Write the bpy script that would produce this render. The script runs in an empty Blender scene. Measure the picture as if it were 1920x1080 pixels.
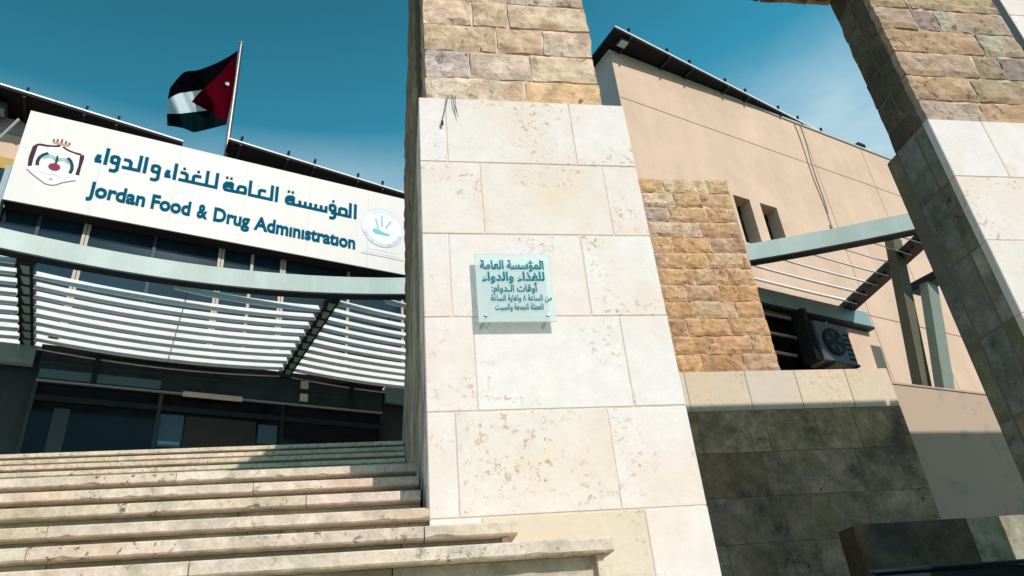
import bpy, math, random
import numpy as np
from mathutils import Vector, Matrix, noise
random.seed(7)
S = bpy.context.scene
C = S.collection

# ------------------------------------------------------------------ camera, sky, sun, exposure
cam_d = bpy.data.cameras.new('camera')
cam_d.sensor_width = 36.0
cam_d.lens = 1359.0 / 1920.0 * 36.0
cam_d.clip_start = 0.05
cam_d.clip_end = 2000.0
cam = bpy.data.objects.new('camera', cam_d)
C.objects.link(cam)
_p, _r, _y = math.radians(29.40), math.radians(-5.397), math.radians(10.842)
_Rz = Matrix(((math.cos(_y), -math.sin(_y), 0), (math.sin(_y), math.cos(_y), 0), (0, 0, 1)))
_B = Matrix(((1, 0, 0), (0, 0, -1), (0, 1, 0)))
_P = Matrix(((1, 0, 0), (0, math.cos(_p), math.sin(_p)), (0, -math.sin(_p), math.cos(_p))))
_Ro = Matrix(((math.cos(_r), -math.sin(_r), 0), (math.sin(_r), math.cos(_r), 0), (0, 0, 1)))
_M = _Ro @ _P @ _B @ _Rz
cam.matrix_world = Matrix((_M[0], -_M[1], -_M[2])).transposed().to_4x4()
S.camera = cam

SUN_TO = Vector((0.425, -1.0, 0.78)).normalized()
elev = math.asin(SUN_TO.z)
azim = math.atan2(SUN_TO.x, SUN_TO.y)
w = bpy.data.worlds.new('World')
S.world = w
w.use_nodes = True
nt = w.node_tree
N, L = nt.nodes, nt.links
for n in list(N):
    N.remove(n)
out = N.new('ShaderNodeOutputWorld')
bg = N.new('ShaderNodeBackground')
bg.inputs['Strength'].default_value = 0.12
sky = N.new('ShaderNodeTexSky')
sky.sky_type = 'NISHITA'
sky.sun_disc = False
sky.sun_elevation = elev
sky.sun_rotation = azim
sky.air_density = 1.1
sky.dust_density = 0.5
sky.ozone_density = 2.0
tint = N.new('ShaderNodeMix'); tint.data_type = 'RGBA'; tint.blend_type = 'MULTIPLY'
tint.inputs['Factor'].default_value = 1.0
tint.inputs[7].default_value = (0.40, 2.35, 2.85, 1)
tc = N.new('ShaderNodeTexCoord')
mp = N.new('ShaderNodeMapping'); mp.inputs['Scale'].default_value = (1.0, 1.0, 2.2); mp.inputs['Location'].default_value = (5.2, 0.6, 1.9)
nz = N.new('ShaderNodeTexNoise'); nz.inputs['Scale'].default_value = 2.6; nz.inputs['Detail'].default_value = 7; nz.inputs['Roughness'].default_value = 0.55
cr = N.new('ShaderNodeValToRGB'); cr.color_ramp.elements[0].position = 0.40; cr.color_ramp.elements[1].position = 0.66
sep = N.new('ShaderNodeSeparateXYZ')
mr = N.new('ShaderNodeMapRange'); mr.inputs['From Min'].default_value = 0.668; mr.inputs['From Max'].default_value = 0.565
mu = N.new('ShaderNodeMath'); mu.operation = 'MULTIPLY'
cm = N.new('ShaderNodeMix'); cm.data_type = 'RGBA'
cm.inputs[7].default_value = (5.5, 6.8, 7.4, 1)
gm = N.new('ShaderNodeGamma'); gm.inputs[1].default_value = 0.42
L.new(sky.outputs[0], gm.inputs[0]); L.new(gm.outputs[0], tint.inputs[6])
L.new(tc.outputs['Generated'], mp.inputs[0]); L.new(mp.outputs[0], nz.inputs['Vector'])
L.new(nz.outputs[0], cr.inputs[0]); L.new(tc.outputs['Generated'], sep.inputs[0])
lean = N.new('ShaderNodeMath'); lean.operation = 'MULTIPLY_ADD'; lean.inputs[1].default_value = -0.20
L.new(sep.outputs[0], lean.inputs[0]); L.new(sep.outputs[2], lean.inputs[2])
lean2 = N.new('ShaderNodeMath'); lean2.operation = 'MULTIPLY_ADD'; lean2.inputs[1].default_value = -0.05
L.new(sep.outputs[0], lean2.inputs[0]); L.new(sep.outputs[2], lean2.inputs[2])
L.new(lean2.outputs[0], mr.inputs[0])
grad = N.new('ShaderNodeMapRange'); grad.inputs['From Min'].default_value = 0.80; grad.inputs['From Max'].default_value = 0.50
grad.inputs['To Min'].default_value = 0.55; grad.inputs['To Max'].default_value = 1.22
L.new(lean.outputs[0], grad.inputs[0])
gmx = N.new('ShaderNodeMix'); gmx.data_type = 'RGBA'; gmx.blend_type = 'MULTIPLY'; gmx.inputs[0].default_value = 1.0
L.new(tint.outputs[2], gmx.inputs[6]); L.new(grad.outputs[0], gmx.inputs[7])
ba = N.new('ShaderNodeMath'); ba.operation = 'MULTIPLY_ADD'; ba.inputs[1].default_value = 0.72; ba.inputs[2].default_value = 0.26
L.new(cr.outputs[0], ba.inputs[0])
L.new(ba.outputs[0], mu.inputs[0]); L.new(mr.outputs[0], mu.inputs[1])
L.new(mu.outputs[0], cm.inputs[0]); L.new(gmx.outputs[2], cm.inputs[6])
L.new(cm.outputs[2], bg.inputs[0]); L.new(bg.outputs[0], out.inputs[0])

sd = bpy.data.lights.new('sun', 'SUN')
sd.energy = 4.1
sd.angle = math.radians(0.5)
sd.color = (1.0, 0.915, 0.85)
so = bpy.data.objects.new('sun', sd)
C.objects.link(so)
so.location = SUN_TO * 60
so.rotation_euler = SUN_TO.to_track_quat('Z', 'Y').to_euler()

S.view_settings.view_transform = 'Standard'
S.view_settings.look = 'None'
S.view_settings.exposure = -0.12
S.view_settings.gamma = 1.0
S.view_settings.use_curve_mapping = False

# ------------------------------------------------------------------ helpers
ANG = math.radians(20.0)
FU = Vector((math.cos(ANG), math.sin(ANG), 0))
FW = Vector((-math.sin(ANG), math.cos(ANG), 0))

def tagit(o, label=None, cat=None, group=None, kind=None):
    if label: o['label'] = label
    if cat: o['category'] = cat
    if group: o['group'] = group
    if kind: o['kind'] = kind
    return o

class Frame:
    """where a thing's vertices are counted from: loc in gate axes (rot 0) or in facade axes (rot 20 deg)"""
    def __init__(s, obj, base): s.obj, s.base = obj, Vector(base)

def thing(name, label, cat, base, facade=False, group=None, kind=None):
    o = bpy.data.objects.new(name, None)
    o.empty_display_size = 0.2
    C.objects.link(o)
    b = Vector(base)
    if facade:
        o.location = FU * b.x + FW * b.y + Vector((0, 0, b.z))
        o.rotation_euler = (0, 0, ANG)
    else:
        o.location = b
    tagit(o, label, cat, group, kind)
    return Frame(o, b)

def link(name, verts, faces, mat, fr=None, parent=None, color=None, smooth=False, facade=False, base=None):
    """one mesh object. fr: Frame of its thing; parent: part object it hangs under (same frame)"""
    me = bpy.data.meshes.new(name)
    b = fr.base if fr else Vector(base or (0, 0, 0))
    me.from_pydata([(Vector(v) - b)[:] for v in verts], [], faces)
    me.materials.append(mat)
    if smooth:
        me.polygons.foreach_set('use_smooth', [True] * len(me.polygons))
    me.update()
    o = bpy.data.objects.new(name, me)
    C.objects.link(o)
    if parent is not None: o.parent = parent
    elif fr is not None: o.parent = fr.obj
    else:
        if facade:
            o.location = FU * b.x + FW * b.y + Vector((0, 0, b.z)); o.rotation_euler = (0, 0, ANG)
        else: o.location = b
    if color: o.color = (*color, 1)
    return o

class MB:
    def __init__(s): s.v, s.f = [], []
    def add(s, v, f):
        n = len(s.v); s.v += [tuple(p) for p in v]; s.f += [tuple(i + n for i in q) for q in f]; return s
    def box(s, x0, x1, y0, y1, z0, z1):
        return s.add([(x0, y0, z0), (x1, y0, z0), (x1, y1, z0), (x0, y1, z0), (x0, y0, z1), (x1, y0, z1), (x1, y1, z1), (x0, y1, z1)],
                     [(0, 3, 2, 1), (4, 5, 6, 7), (0, 1, 5, 4), (1, 2, 6, 5), (2, 3, 7, 6), (3, 0, 4, 7)])
    def bbox(s, x0, x1, y0, y1, z0, z1, c=0.006):
        """box with all edges chamfered"""
        v = []
        for sx in (0, 1):
            for sy in (0, 1):
                for sz in (0, 1):
                    X, Y, Z = (x0, x1)[sx], (y0, y1)[sy], (z0, z1)[sz]
                    dx, dy, dz = (c, -c)[sx], (c, -c)[sy], (c, -c)[sz]
                    v += [(X, Y + dy, Z + dz), (X + dx, Y, Z + dz), (X + dx, Y + dy, Z)]
        i = lambda a, b, c_, k: (a * 4 + b * 2 + c_) * 3 + k
        f = [(i(0,0,0,0), i(0,0,1,0), i(0,1,1,0), i(0,1,0,0)), (i(1,0,0,0), i(1,1,0,0), i(1,1,1,0), i(1,0,1,0)),
             (i(0,0,0,1), i(1,0,0,1), i(1,0,1,1), i(0,0,1,1)), (i(0,1,0,1), i(0,1,1,1), i(1,1,1,1), i(1,1,0,1)),
             (i(0,0,0,2), i(0,1,0,2), i(1,1,0,2), i(1,0,0,2)), (i(0,0,1,2), i(1,0,1,2), i(1,1,1,2), i(0,1,1,2))]
        for a in (0, 1):
            for b in (0, 1):
                f.append((i(a,b,0,0), i(a,b,0,1), i(a,b,1,1), i(a,b,1,0)))
                f.append((i(a,0,b,0), i(a,0,b,2), i(a,1,b,2), i(a,1,b,0)))
                f.append((i(0,a,b,1), i(0,a,b,2), i(1,a,b,2), i(1,a,b,1)))
                for c_ in (0, 1): f.append((i(a,b,c_,0), i(a,b,c_,1), i(a,b,c_,2)))
        return s.add(v, f)
    def prism(s, pts, axis, a0, a1):
        """pts 2D polygon; axis 'z','y','x' extruded from a0 to a1"""
        def m(p, a):
            return {'z': (p[0], p[1], a), 'y': (p[0], a, p[1]), 'x': (a, p[0], p[1])}[axis]
        n = len(pts)
        v = [m(p, a0) for p in pts] + [m(p, a1) for p in pts]
        f = [tuple(range(n))[::-1], tuple(range(n, 2 * n))] + [(i, (i + 1) % n, n + (i + 1) % n, n + i) for i in range(n)]
        return s.add(v, f)
    def tube(s, path, r, n=8, cap=True):
        path = [Vector(p) for p in path]
        rs = r if isinstance(r, (list, tuple)) else [r] * len(path)
        v, f = [], []
        for k, p in enumerate(path):
            d = (path[min(k + 1, len(path) - 1)] - path[max(k - 1, 0)]).normalized()
            a = d.orthogonal().normalized() if k == 0 else (a - d * a.dot(d)).normalized()
            b = d.cross(a)
            for j in range(n):
                t = 2 * math.pi * j / n
                v.append(p + (a * math.cos(t) + b * math.sin(t)) * rs[k])
        for k in range(len(path) - 1):
            for j in range(n):
                f.append((k * n + j, k * n + (j + 1) % n, (k + 1) * n + (j + 1) % n, (k + 1) * n + j))
        if cap:
            f += [tuple(range(n))[::-1], tuple(range((len(path) - 1) * n, len(path) * n))]
        return s.add(v, f)
    def beam(s, p, q, wd, ht, up=(0, 0, 1)):
        """square bar from p to q"""
        p, q = Vector(p), Vector(q)
        d = (q - p).normalized(); up = Vector(up)
        sd_ = d.cross(up).normalized(); u = sd_.cross(d).normalized()
        v = [e + sd_ * a * wd / 2 + u * b * ht / 2 for e in (p, q) for a, b in ((-1, -1), (1, -1), (1, 1), (-1, 1))]
        return s.add(v, [(0, 3, 2, 1), (4, 5, 6, 7), (0, 1, 5, 4), (1, 2, 6, 5), (2, 3, 7, 6), (3, 0, 4, 7)])
    def make(s, name, mat, fr=None, parent=None, **k):
        return link(name, s.v, s.f, mat, fr, parent, **k)

# ------------------------------------------------------------------ materials
def new_mat(name):
    m = bpy.data.materials.new(name); m.use_nodes = True
    t = m.node_tree
    b = t.nodes['Principled BSDF']
    return m, t, b

def plain(name, col, rough=0.6, metal=0.0, spec=0.5, var=0.0, scale=6, bump=0.0):
    m, t, b = new_mat(name)
    b.inputs['Base Color'].default_value = (*col, 1)
    b.inputs['Roughness'].default_value = rough
    b.inputs['Metallic'].default_value = metal
    b.inputs['Specular IOR Level'].default_value = spec
    if var or bump:
        g = t.nodes.new('ShaderNodeNewGeometry')
        n = t.nodes.new('ShaderNodeTexNoise'); n.inputs['Scale'].default_value = scale; n.inputs['Detail'].default_value = 6
        n.inputs['Roughness'].default_value = 0.65
        t.links.new(g.outputs['Position'], n.inputs['Vector'])
        if var:
            r = t.nodes.new('ShaderNodeMapRange'); r.inputs['From Min'].default_value = 0.3; r.inputs['From Max'].default_value = 0.7
            r.inputs['To Min'].default_value = 1 - var; r.inputs['To Max'].default_value = 1 + var
            mx = t.nodes.new('ShaderNodeMix'); mx.data_type = 'RGBA'; mx.blend_type = 'MULTIPLY'; mx.inputs[0].default_value = 1
            mx.inputs[6].default_value = (*col, 1)
            t.links.new(n.outputs[0], r.inputs[0]); t.links.new(r.outputs[0], mx.inputs[7]); t.links.new(mx.outputs[2], b.inputs['Base Color'])
        if bump:
            bp = t.nodes.new('ShaderNodeBump'); bp.inputs['Strength'].default_value = bump; bp.inputs['Distance'].default_value = 0.02
            t.links.new(n.outputs[0], bp.inputs['Height']); t.links.new(bp.outputs[0], b.inputs['Normal'])
    return m

def stone_mat(name, pit=0.5, pit_scale=14, mott=0.18, stain=(0.5, 0.36, 0.18), stain_amt=0.5, bump=0.25, dirt=0.0, vein=0.0,
              dirtcol=(0.06, 0.06, 0.045), pitcol=(0.22, 0.13, 0.06), patchy=0.0, patchcol=(0.33, 0.30, 0.31), mscale=5.0, dscale=1.7, pth=0.585, bdist=0.012):
    """stone whose base colour is each stone's own (object colour), with mottling, ochre stains, pits, dirt and veins"""
    m, t, b = new_mat(name)
    nd, lk = t.nodes, t.links
    oi = nd.new('ShaderNodeObjectInfo')
    co = nd.new('ShaderNodeTexCoord')
    off = nd.new('ShaderNodeVectorMath'); off.operation = 'ADD'
    sc = nd.new('ShaderNodeMath'); sc.operation = 'MULTIPLY'; sc.inputs[1].default_value = 37.0
    lk.new(oi.outputs['Random'], sc.inputs[0])
    lk.new(co.outputs['Object'], off.inputs[0]); lk.new(sc.outputs[0], off.inputs[1])
    P = off.outputs[0]
    def nse(scale, det=5, rough=0.6, dist=0.0):
        n = nd.new('ShaderNodeTexNoise'); n.inputs['Scale'].default_value = scale; n.inputs['Detail'].default_value = det
        n.inputs['Roughness'].default_value = rough; n.inputs['Distortion'].default_value = dist
        lk.new(P, n.inputs['Vector']); return n.outputs[0]
    def rng(v, a, b_, c=0.0, d=1.0):
        r = nd.new('ShaderNodeMapRange'); r.inputs['From Min'].default_value = a; r.inputs['From Max'].default_value = b_
        r.inputs['To Min'].default_value = c; r.inputs['To Max'].default_value = d; lk.new(v, r.inputs[0]); return r.outputs[0]
    def mix(f, a, b_, mode='MIX'):
        x = nd.new('ShaderNodeMix'); x.data_type = 'RGBA'; x.blend_type = mode
        if isinstance(f, float): x.inputs[0].default_value = f
        else: lk.new(f, x.inputs[0])
        for i, q in ((6, a), (7, b_)):
            if isinstance(q, tuple): x.inputs[i].default_value = (*q, 1)
            else: lk.new(q, x.inputs[i])
        return x.outputs[2]
    def mul(a, b_):
        x = nd.new('ShaderNodeMath'); x.operation = 'MULTIPLY'; lk.new(a, x.inputs[0])
        if isinstance(b_, float): x.inputs[1].default_value = b_
        else: lk.new(b_, x.inputs[1])
        return x.outputs[0]
    base = oi.outputs['Color']
    mo = rng(nse(mscale, 9, 0.75), 0.3, 0.7, 1 - mott, 1 + mott)
    col = mix(1.0, base, mo, 'MULTIPLY')
    cool = rng(nse(2.2, 4, 0.5), 0.45, 0.75, 0.0, stain_amt)
    col = mix(cool, col, stain, 'MIX')
    if patchy:
        col = mix(rng(nse(3.1, 5, 0.6, 0.6), 0.52, 0.66, 0.0, patchy), col, patchcol)
    region = rng(nse(2.6, 3, 0.5), 0.46, 0.62)
    pits_n = nse(pit_scale, 6, 0.75, 0.3)
    pits = mul(mul(rng(pits_n, pth, pth + 0.045), region), pit)
    col = mix(pits, col, pitcol)
    if vein:
        n = nd.new('ShaderNodeTexNoise'); n.inputs['Scale'].default_value = 3.0; n.inputs['Detail'].default_value = 8; n.inputs['Distortion'].default_value = 1.2
        lk.new(P, n.inputs['Vector'])
        ab = nd.new('ShaderNodeMath'); ab.operation = 'SUBTRACT'; ab.inputs[1].default_value = 0.5; lk.new(n.outputs[0], ab.inputs[0])
        a2 = nd.new('ShaderNodeMath'); a2.operation = 'ABSOLUTE'; lk.new(ab.outputs[0], a2.inputs[0])
        col = mix(mul(rng(a2.outputs[0], 0.014, 0.0), vein), col, (0.3, 0.2, 0.13))
    if dirt:
        g = nd.new('ShaderNodeNewGeometry')
        n = nd.new('ShaderNodeTexNoise'); n.inputs['Scale'].default_value = dscale; n.inputs['Detail'].default_value = 9; n.inputs['Roughness'].default_value = 0.72
        lk.new(g.outputs['Position'], n.inputs['Vector'])
        col = mix(rng(n.outputs[0], 0.45, 0.66, 0.0, dirt), col, dirtcol)
    lk.new(col, b.inputs['Base Color'])
    b.inputs['Roughness'].default_value = 0.85
    b.inputs['Specular IOR Level'].default_value = 0.25
    bp = nd.new('ShaderNodeBump'); bp.inputs['Strength'].default_value = bump; bp.inputs['Distance'].default_value = bdist
    hh = nd.new('ShaderNodeMath'); hh.operation = 'SUBTRACT'
    lk.new(nse(22, 8, 0.7), hh.inputs[0]); lk.new(pits, hh.inputs[1])
    lk.new(hh.outputs[0], bp.inputs['Height']); lk.new(bp.outputs[0], b.inputs['Normal'])
    return m

M = {}
M['cream'] = stone_mat('cream_limestone', pit=0.75, pit_scale=30, mott=0.07, stain=(0.74, 0.54, 0.33), stain_amt=0.42, bump=0.2, vein=0.0, pitcol=(0.44, 0.27, 0.13), mscale=12.0, pth=0.56)
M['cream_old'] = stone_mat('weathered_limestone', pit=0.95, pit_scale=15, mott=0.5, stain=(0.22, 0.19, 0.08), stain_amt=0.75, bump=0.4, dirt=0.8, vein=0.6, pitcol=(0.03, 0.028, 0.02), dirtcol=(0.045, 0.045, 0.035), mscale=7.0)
M['rough'] = stone_mat('rough_ochre_stone', pit=0.8, pit_scale=12, mott=0.5, stain=(0.64, 0.45, 0.28), stain_amt=0.6, bump=1.0, vein=0.6, patchy=0.6, patchcol=(0.40, 0.22, 0.11), pitcol=(0.20, 0.14, 0.12), mscale=9.0, bdist=0.013)
M['rough_dark'] = stone_mat('rough_ochre_stone_weathered', pit=0.5, pit_scale=10, mott=0.35, stain=(0.25, 0.24, 0.15), stain_amt=0.75, bump=1.0, dirt=0.45, vein=0.4)
M['step'] = stone_mat('step_travertine', pit=0.95, pit_scale=30, mott=0.28, stain=(0.62, 0.42, 0.26), stain_amt=0.55, bump=0.7, dirt=0.5, vein=0.0, dirtcol=(0.24, 0.23, 0.15), mscale=22.0, dscale=5.0, pitcol=(0.12, 0.10, 0.06))
M['riser'] = stone_mat('riser_travertine', pit=0.9, pit_scale=16, mott=0.35, stain=(0.24, 0.20, 0.12), stain_amt=0.7, bump=0.5, dirt=0.7, vein=0.45, dirtcol=(0.08, 0.09, 0.05))  # darker than the treads: shade under the noses put into the colour
M['mortar'] = plain('mortar', (0.68, 0.555, 0.45), 0.95, var=0.2, scale=9, bump=0.3)
M['mortar_dark'] = plain('mortar_dark', (0.16, 0.14, 0.11), 0.95, var=0.2, scale=9, bump=0.3)
M['mortar_mid'] = plain('mortar_tan', (0.70, 0.56, 0.43), 0.95, var=0.25, scale=9, bump=0.3)
M['plaster'] = plain('beige_plaster', (0.66, 0.475, 0.35), 0.92, var=0.10, scale=1.1, bump=0.08)
def weather(m, amt=0.12):
    t = m.node_tree; b = t.nodes['Principled BSDF']
    lk = b.inputs['Base Color'].links[0].from_socket
    g = t.nodes.new('ShaderNodeTexCoord'); mp2 = t.nodes.new('ShaderNodeMapping'); mp2.inputs['Scale'].default_value = (1.1, 1.1, 0.12)
    n = t.nodes.new('ShaderNodeTexNoise'); n.inputs['Scale'].default_value = 1.6; n.inputs['Detail'].default_value = 8; n.inputs['Roughness'].default_value = 0.65
    r_ = t.nodes.new('ShaderNodeMapRange'); r_.inputs['From Min'].default_value = 0.42; r_.inputs['From Max'].default_value = 0.72; r_.inputs['To Min'].default_value = 1.0; r_.inputs['To Max'].default_value = 1 - amt * 2
    x = t.nodes.new('ShaderNodeMix'); x.data_type = 'RGBA'; x.blend_type = 'MULTIPLY'; x.inputs[0].default_value = 1
    t.links.new(g.outputs['Object'], mp2.inputs[0]); t.links.new(mp2.outputs[0], n.inputs['Vector']); t.links.new(n.outputs[0], r_.inputs[0])
    t.links.new(lk, x.inputs[6]); t.links.new(r_.outputs[0], x.inputs[7]); t.links.new(x.outputs[2], b.inputs['Base Color'])
weather(M['plaster'], 0.045)
M['plaster_grey'] = plain('grey_plaster', (0.36, 0.35, 0.33), 0.92, var=0.1, scale=1.4, bump=0.05)
M['groove'] = plain('plaster_groove', (0.30, 0.24, 0.19), 0.9)
M['coping'] = plain('pale_coping', (0.42, 0.46, 0.40), 0.7, var=0.1)
M['soffit'] = plain('dark_soffit_metal', (0.008, 0.009, 0.011), 0.55, var=0.3, scale=3, spec=0.12)
M['white_metal'] = plain('white_painted_metal', (0.74, 0.74, 0.72), 0.45, var=0.05, scale=4)
M['slat'] = plain('white_slat_paint', (0.78, 0.77, 0.74), 0.55, var=0.06, scale=5)
M['teal'] = plain('teal_painted_steel', (0.23, 0.36, 0.36), 0.5, var=0.10, scale=2.5)
M['teal_pale'] = plain('pale_teal_painted_steel', (0.40, 0.50, 0.46), 0.5, var=0.10, scale=1.2)
M['steel_dark'] = plain('dark_painted_steel', (0.018, 0.026, 0.032), 0.5, var=0.2, scale=5, spec=0.12)
M['olive'] = plain('olive_painted_steel', (0.12, 0.12, 0.085), 0.6, var=0.12, scale=3, spec=0.12)
M['sign'] = plain('sign_face', (0.66, 0.64, 0.60), 0.5, var=0.02, scale=0.8)
weather(M['sign'], 0.035)
M['sign_dark'] = plain('sign_box_side', (0.02, 0.02, 0.02), 0.6, spec=0.12)
weather(M['slat'], 0.09); weather(M['teal_pale'], 0.12); weather(M['teal'], 0.12)
M['letter'] = plain('teal_lettering', (0.002, 0.095, 0.165), 0.95, spec=0.0)
M['ink'] = plain('plaque_ink', (0.002, 0.20, 0.26), 0.95, spec=0.0)
M['ink_black'] = plain('black_ink', (0.02, 0.03, 0.04), 0.5, spec=0.12)
M['plaque'] = plain('aqua_acrylic', (0.64, 0.78, 0.77), 0.15, var=0.06, scale=8)
M['chrome'] = plain('bolt_metal', (0.55, 0.55, 0.55), 0.2, metal=1.0)
M['tan_frame'] = plain('tan_bar_paint', (0.40, 0.34, 0.26), 0.5)
M['grey_frame'] = plain('grey_door_frame', (0.045, 0.06, 0.068), 0.45, var=0.1, spec=0.12)
M['fascia'] = plain('fascia_panel', (0.035, 0.055, 0.065), 0.5, var=0.3, scale=2, spec=0.12)
M['sun_patch'] = plain('sun_patch', (0.62, 0.58, 0.46), 0.6)
M['glass'] = plain('dark_blue_glass', (0.012, 0.028, 0.045), 0.06, spec=0.5, var=0.35, scale=0.9)
M['glass_door'] = plain('dark_door_glass', (0.004, 0.007, 0.011), 0.08, spec=0.16, var=0.5, scale=1.3)
M['blue_panel'] = plain('blue_panel_paint', (0.03, 0.09, 0.13), 0.5, var=0.15, scale=5)
M['brown_blind'] = plain('brown_panel', (0.02, 0.016, 0.013), 0.6, var=0.3, scale=3)
M['recess'] = plain('black_recess', (0.004, 0.003, 0.005), 0.9, spec=0.12)
M['pole'] = plain('pole_metal', (0.22, 0.20, 0.17), 0.4, metal=0.4, var=0.3, scale=7)
M['black_cloth'] = plain('black_cloth', (0.002, 0.002, 0.003), 0.9, spec=0.0)
M['white_cloth'] = plain('white_cloth', (0.46, 0.55, 0.57), 0.85, spec=0.12)
M['green_cloth'] = plain('green_cloth', (0.002, 0.009, 0.010), 0.85, spec=0.0)
M['red_cloth'] = plain('red_cloth', (0.055, 0.001, 0.005), 0.85, spec=0.0)
M['ac'] = plain('ac_casing', (0.06, 0.07, 0.08), 0.5, var=0.12, scale=6)
M['ac_dark'] = plain('ac_dark', (0.01, 0.012, 0.014), 0.6, spec=0.12)
M['maroon'] = plain('maroon_paint', (0.055, 0.012, 0.03), 0.6, spec=0.12)
M['globe'] = plain('crimson_paint', (0.24, 0.03, 0.08), 0.6, spec=0.12)
M['crown'] = plain('copper_paint', (0.28, 0.08, 0.03), 0.6, spec=0.12)
M['wing'] = plain('dark_teal_paint', (0.008, 0.05, 0.075), 0.6, spec=0.12)
M['wing_pale'] = plain('pale_teal_paint', (0.22, 0.42, 0.44), 0.6)
M['shield'] = plain('white_paint', (0.76, 0.77, 0.82), 0.5)
M['line'] = plain('grey_line_paint', (0.25, 0.25, 0.26), 0.6, spec=0.12)
M['gold_line'] = plain('pale_gold_paint', (0.6, 0.55, 0.38), 0.6)
M['disc'] = plain('pale_blue_disc', (0.72, 0.77, 0.86), 0.5)
M['pale_ink'] = plain('pale_blue_ink', (0.44, 0.51, 0.60), 0.5)
M['aqua'] = plain('aqua_paint', (0.05, 0.46, 0.46), 0.5)
M['ground'] = plain('ground', (0.18, 0.16, 0.13), 0.95, var=0.25, scale=1.5, bump=0.3)
M['terrace'] = plain('terrace_paving', (0.45, 0.39, 0.31), 0.9, var=0.15, scale=2, bump=0.1)
M['cable'] = plain('cable_sheath', (0.10, 0.17, 0.17), 0.6)

CREAMS = [(0.76, 0.71, 0.665), (0.78, 0.74, 0.70), (0.72, 0.66, 0.575), (0.755, 0.72, 0.68), (0.70, 0.63, 0.53)]
WHITE, IVORY, YEL = (0.79, 0.725, 0.685), (0.775, 0.705, 0.645), (0.765, 0.69, 0.61)

# ------------------------------------------------------------------ stones
def stone(fr, part, O, U, Nn, wd, ht, depth, mat, color, rough=0.0, cell=0.10, V=(0, 0, 1), chamf=0.004):
    """one block: O lower left corner of its front, U along, V up, Nn outward."""
    O, U, V, Nn = Vector(O), Vector(U), Vector(V), Vector(Nn)
    if rough <= 0:
        c = chamf
        a, b = wd, ht
        pr = random.uniform(-0.0012, 0.0012)
        pts = [(0, 0, -c), (a, 0, -c), (a, b, -c), (0, b, -c), (c, c, 0), (a - c, c, 0), (a - c, b - c, 0), (c, b - c, 0),
               (0, 0, -depth), (a, 0, -depth), (a, b, -depth), (0, b, -depth)]
        v = [O + U * x + V * y + Nn * (z + pr) for x, y, z in pts]
        f = [(4, 5, 6, 7), (0, 1, 5, 4), (1, 2, 6, 5), (2, 3, 7, 6), (3, 0, 4, 7), (8, 9, 1, 0), (9, 10, 2, 1), (10, 11, 3, 2), (11, 8, 0, 3), (11, 10, 9, 8)]
        return link('stone', v, f, mat, fr, part, color=color)
    nx, ny = max(3, int(round(wd / cell))), max(3, int(round(ht / cell)))
    sd_ = Vector((random.uniform(0, 90), random.uniform(0, 90), random.uniform(0, 90)))
    v, f = [], []
    for j in range(ny + 1):
        for i in range(nx + 1):
            x, y = wd * i / nx, ht * j / ny
            e = min(1.0, min(i, nx - i, j, ny - j) * 1.0)
            h = (noise.fractal(sd_ + Vector((x * 7, y * 10, 0)), 0.9, 2.1, 4) * 0.9 + (abs(noise.noise(sd_ + Vector((x * 11, y * 17, 9)))) - 0.2) * 0.9) * rough + (rough * 0.75 if e > 0 else -rough * 0.15)
            if e > 0:
                x += random.uniform(-.2, .2) * wd / nx; y += random.uniform(-.2, .2) * ht / ny
            else:
                h += random.uniform(-.2, .2) * rough
                x += (noise.noise(sd_ + Vector((0, y * 9, 3))) * 0.010 if i in (0, nx) else 0)
                y += (noise.noise(sd_ + Vector((x * 9, 0, 7))) * 0.009 if j in (0, ny) else 0)
            v.append(O + U * x + V * y + Nn * h)
    W_ = nx + 1
    for j in range(ny):
        for i in range(nx):
            a = j * W_ + i
            if (i + j) % 2: f += [(a, a + 1, a + W_ + 1), (a, a + W_ + 1, a + W_)]
            else: f += [(a, a + 1, a + W_), (a + 1, a + W_ + 1, a + W_)]
    rim = [i for i in range(W_)] + [j * W_ + nx for j in range(1, ny + 1)] + [ny * W_ + i for i in range(nx - 1, -1, -1)] + [j * W_ for j in range(ny - 1, 0, -1)]
    n0 = len(v)
    v += [v[k] - Nn * depth for k in rim]
    R_ = len(rim)
    for k in range(R_):
        f.append((rim[(k + 1) % R_], rim[k], n0 + k, n0 + (k + 1) % R_))
    f.append(tuple(range(n0, n0 + R_))[::-1])
    return link('stone', v, f, mat, fr, part, color=color)

def unify(c, k, to): return tuple(a + (b - a) * k for a, b in zip(c, to))
def course(fr, part, O, U, Nn, z0, z1, xs, cols, mat, gap=0.006, depth=0.05, rough=0.0, cell=0.10, proud=0.004):
    """a row of blocks between the abscissae xs (along U from O)"""
    O, U, Nn = Vector(O), Vector(U), Vector(Nn)
    if rough > 0: proud = 0.009
    for i in range(len(xs) - 1):
        a, b = xs[i] + gap / 2, xs[i + 1] - gap / 2
        if b - a < 0.03: continue
        col = cols[i % len(cols)]
        o_ = O + U * a + Nn * proud; o_.z = z0 + gap / 2
        stone(fr, part, o_, U, Nn, b - a, z1 - z0 - gap, depth, mat, col, rough, cell)

def jit(c, a=0.03):
    k = 1 + random.uniform(-a, a)
    return tuple(min(0.95, x * k * (1 + random.uniform(-a, a) * 0.4)) for x in c)

def auto_xs(x0, x1, w_, shift):
    xs = [x0]; x = x0 + w_ * shift
    while x < x1 - 0.12:
        if x - xs[-1] > 0.12: xs.append(x + random.uniform(-0.03, 0.03))
        x += w_ * random.uniform(0.85, 1.15)
    xs.append(x1); return xs

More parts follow.
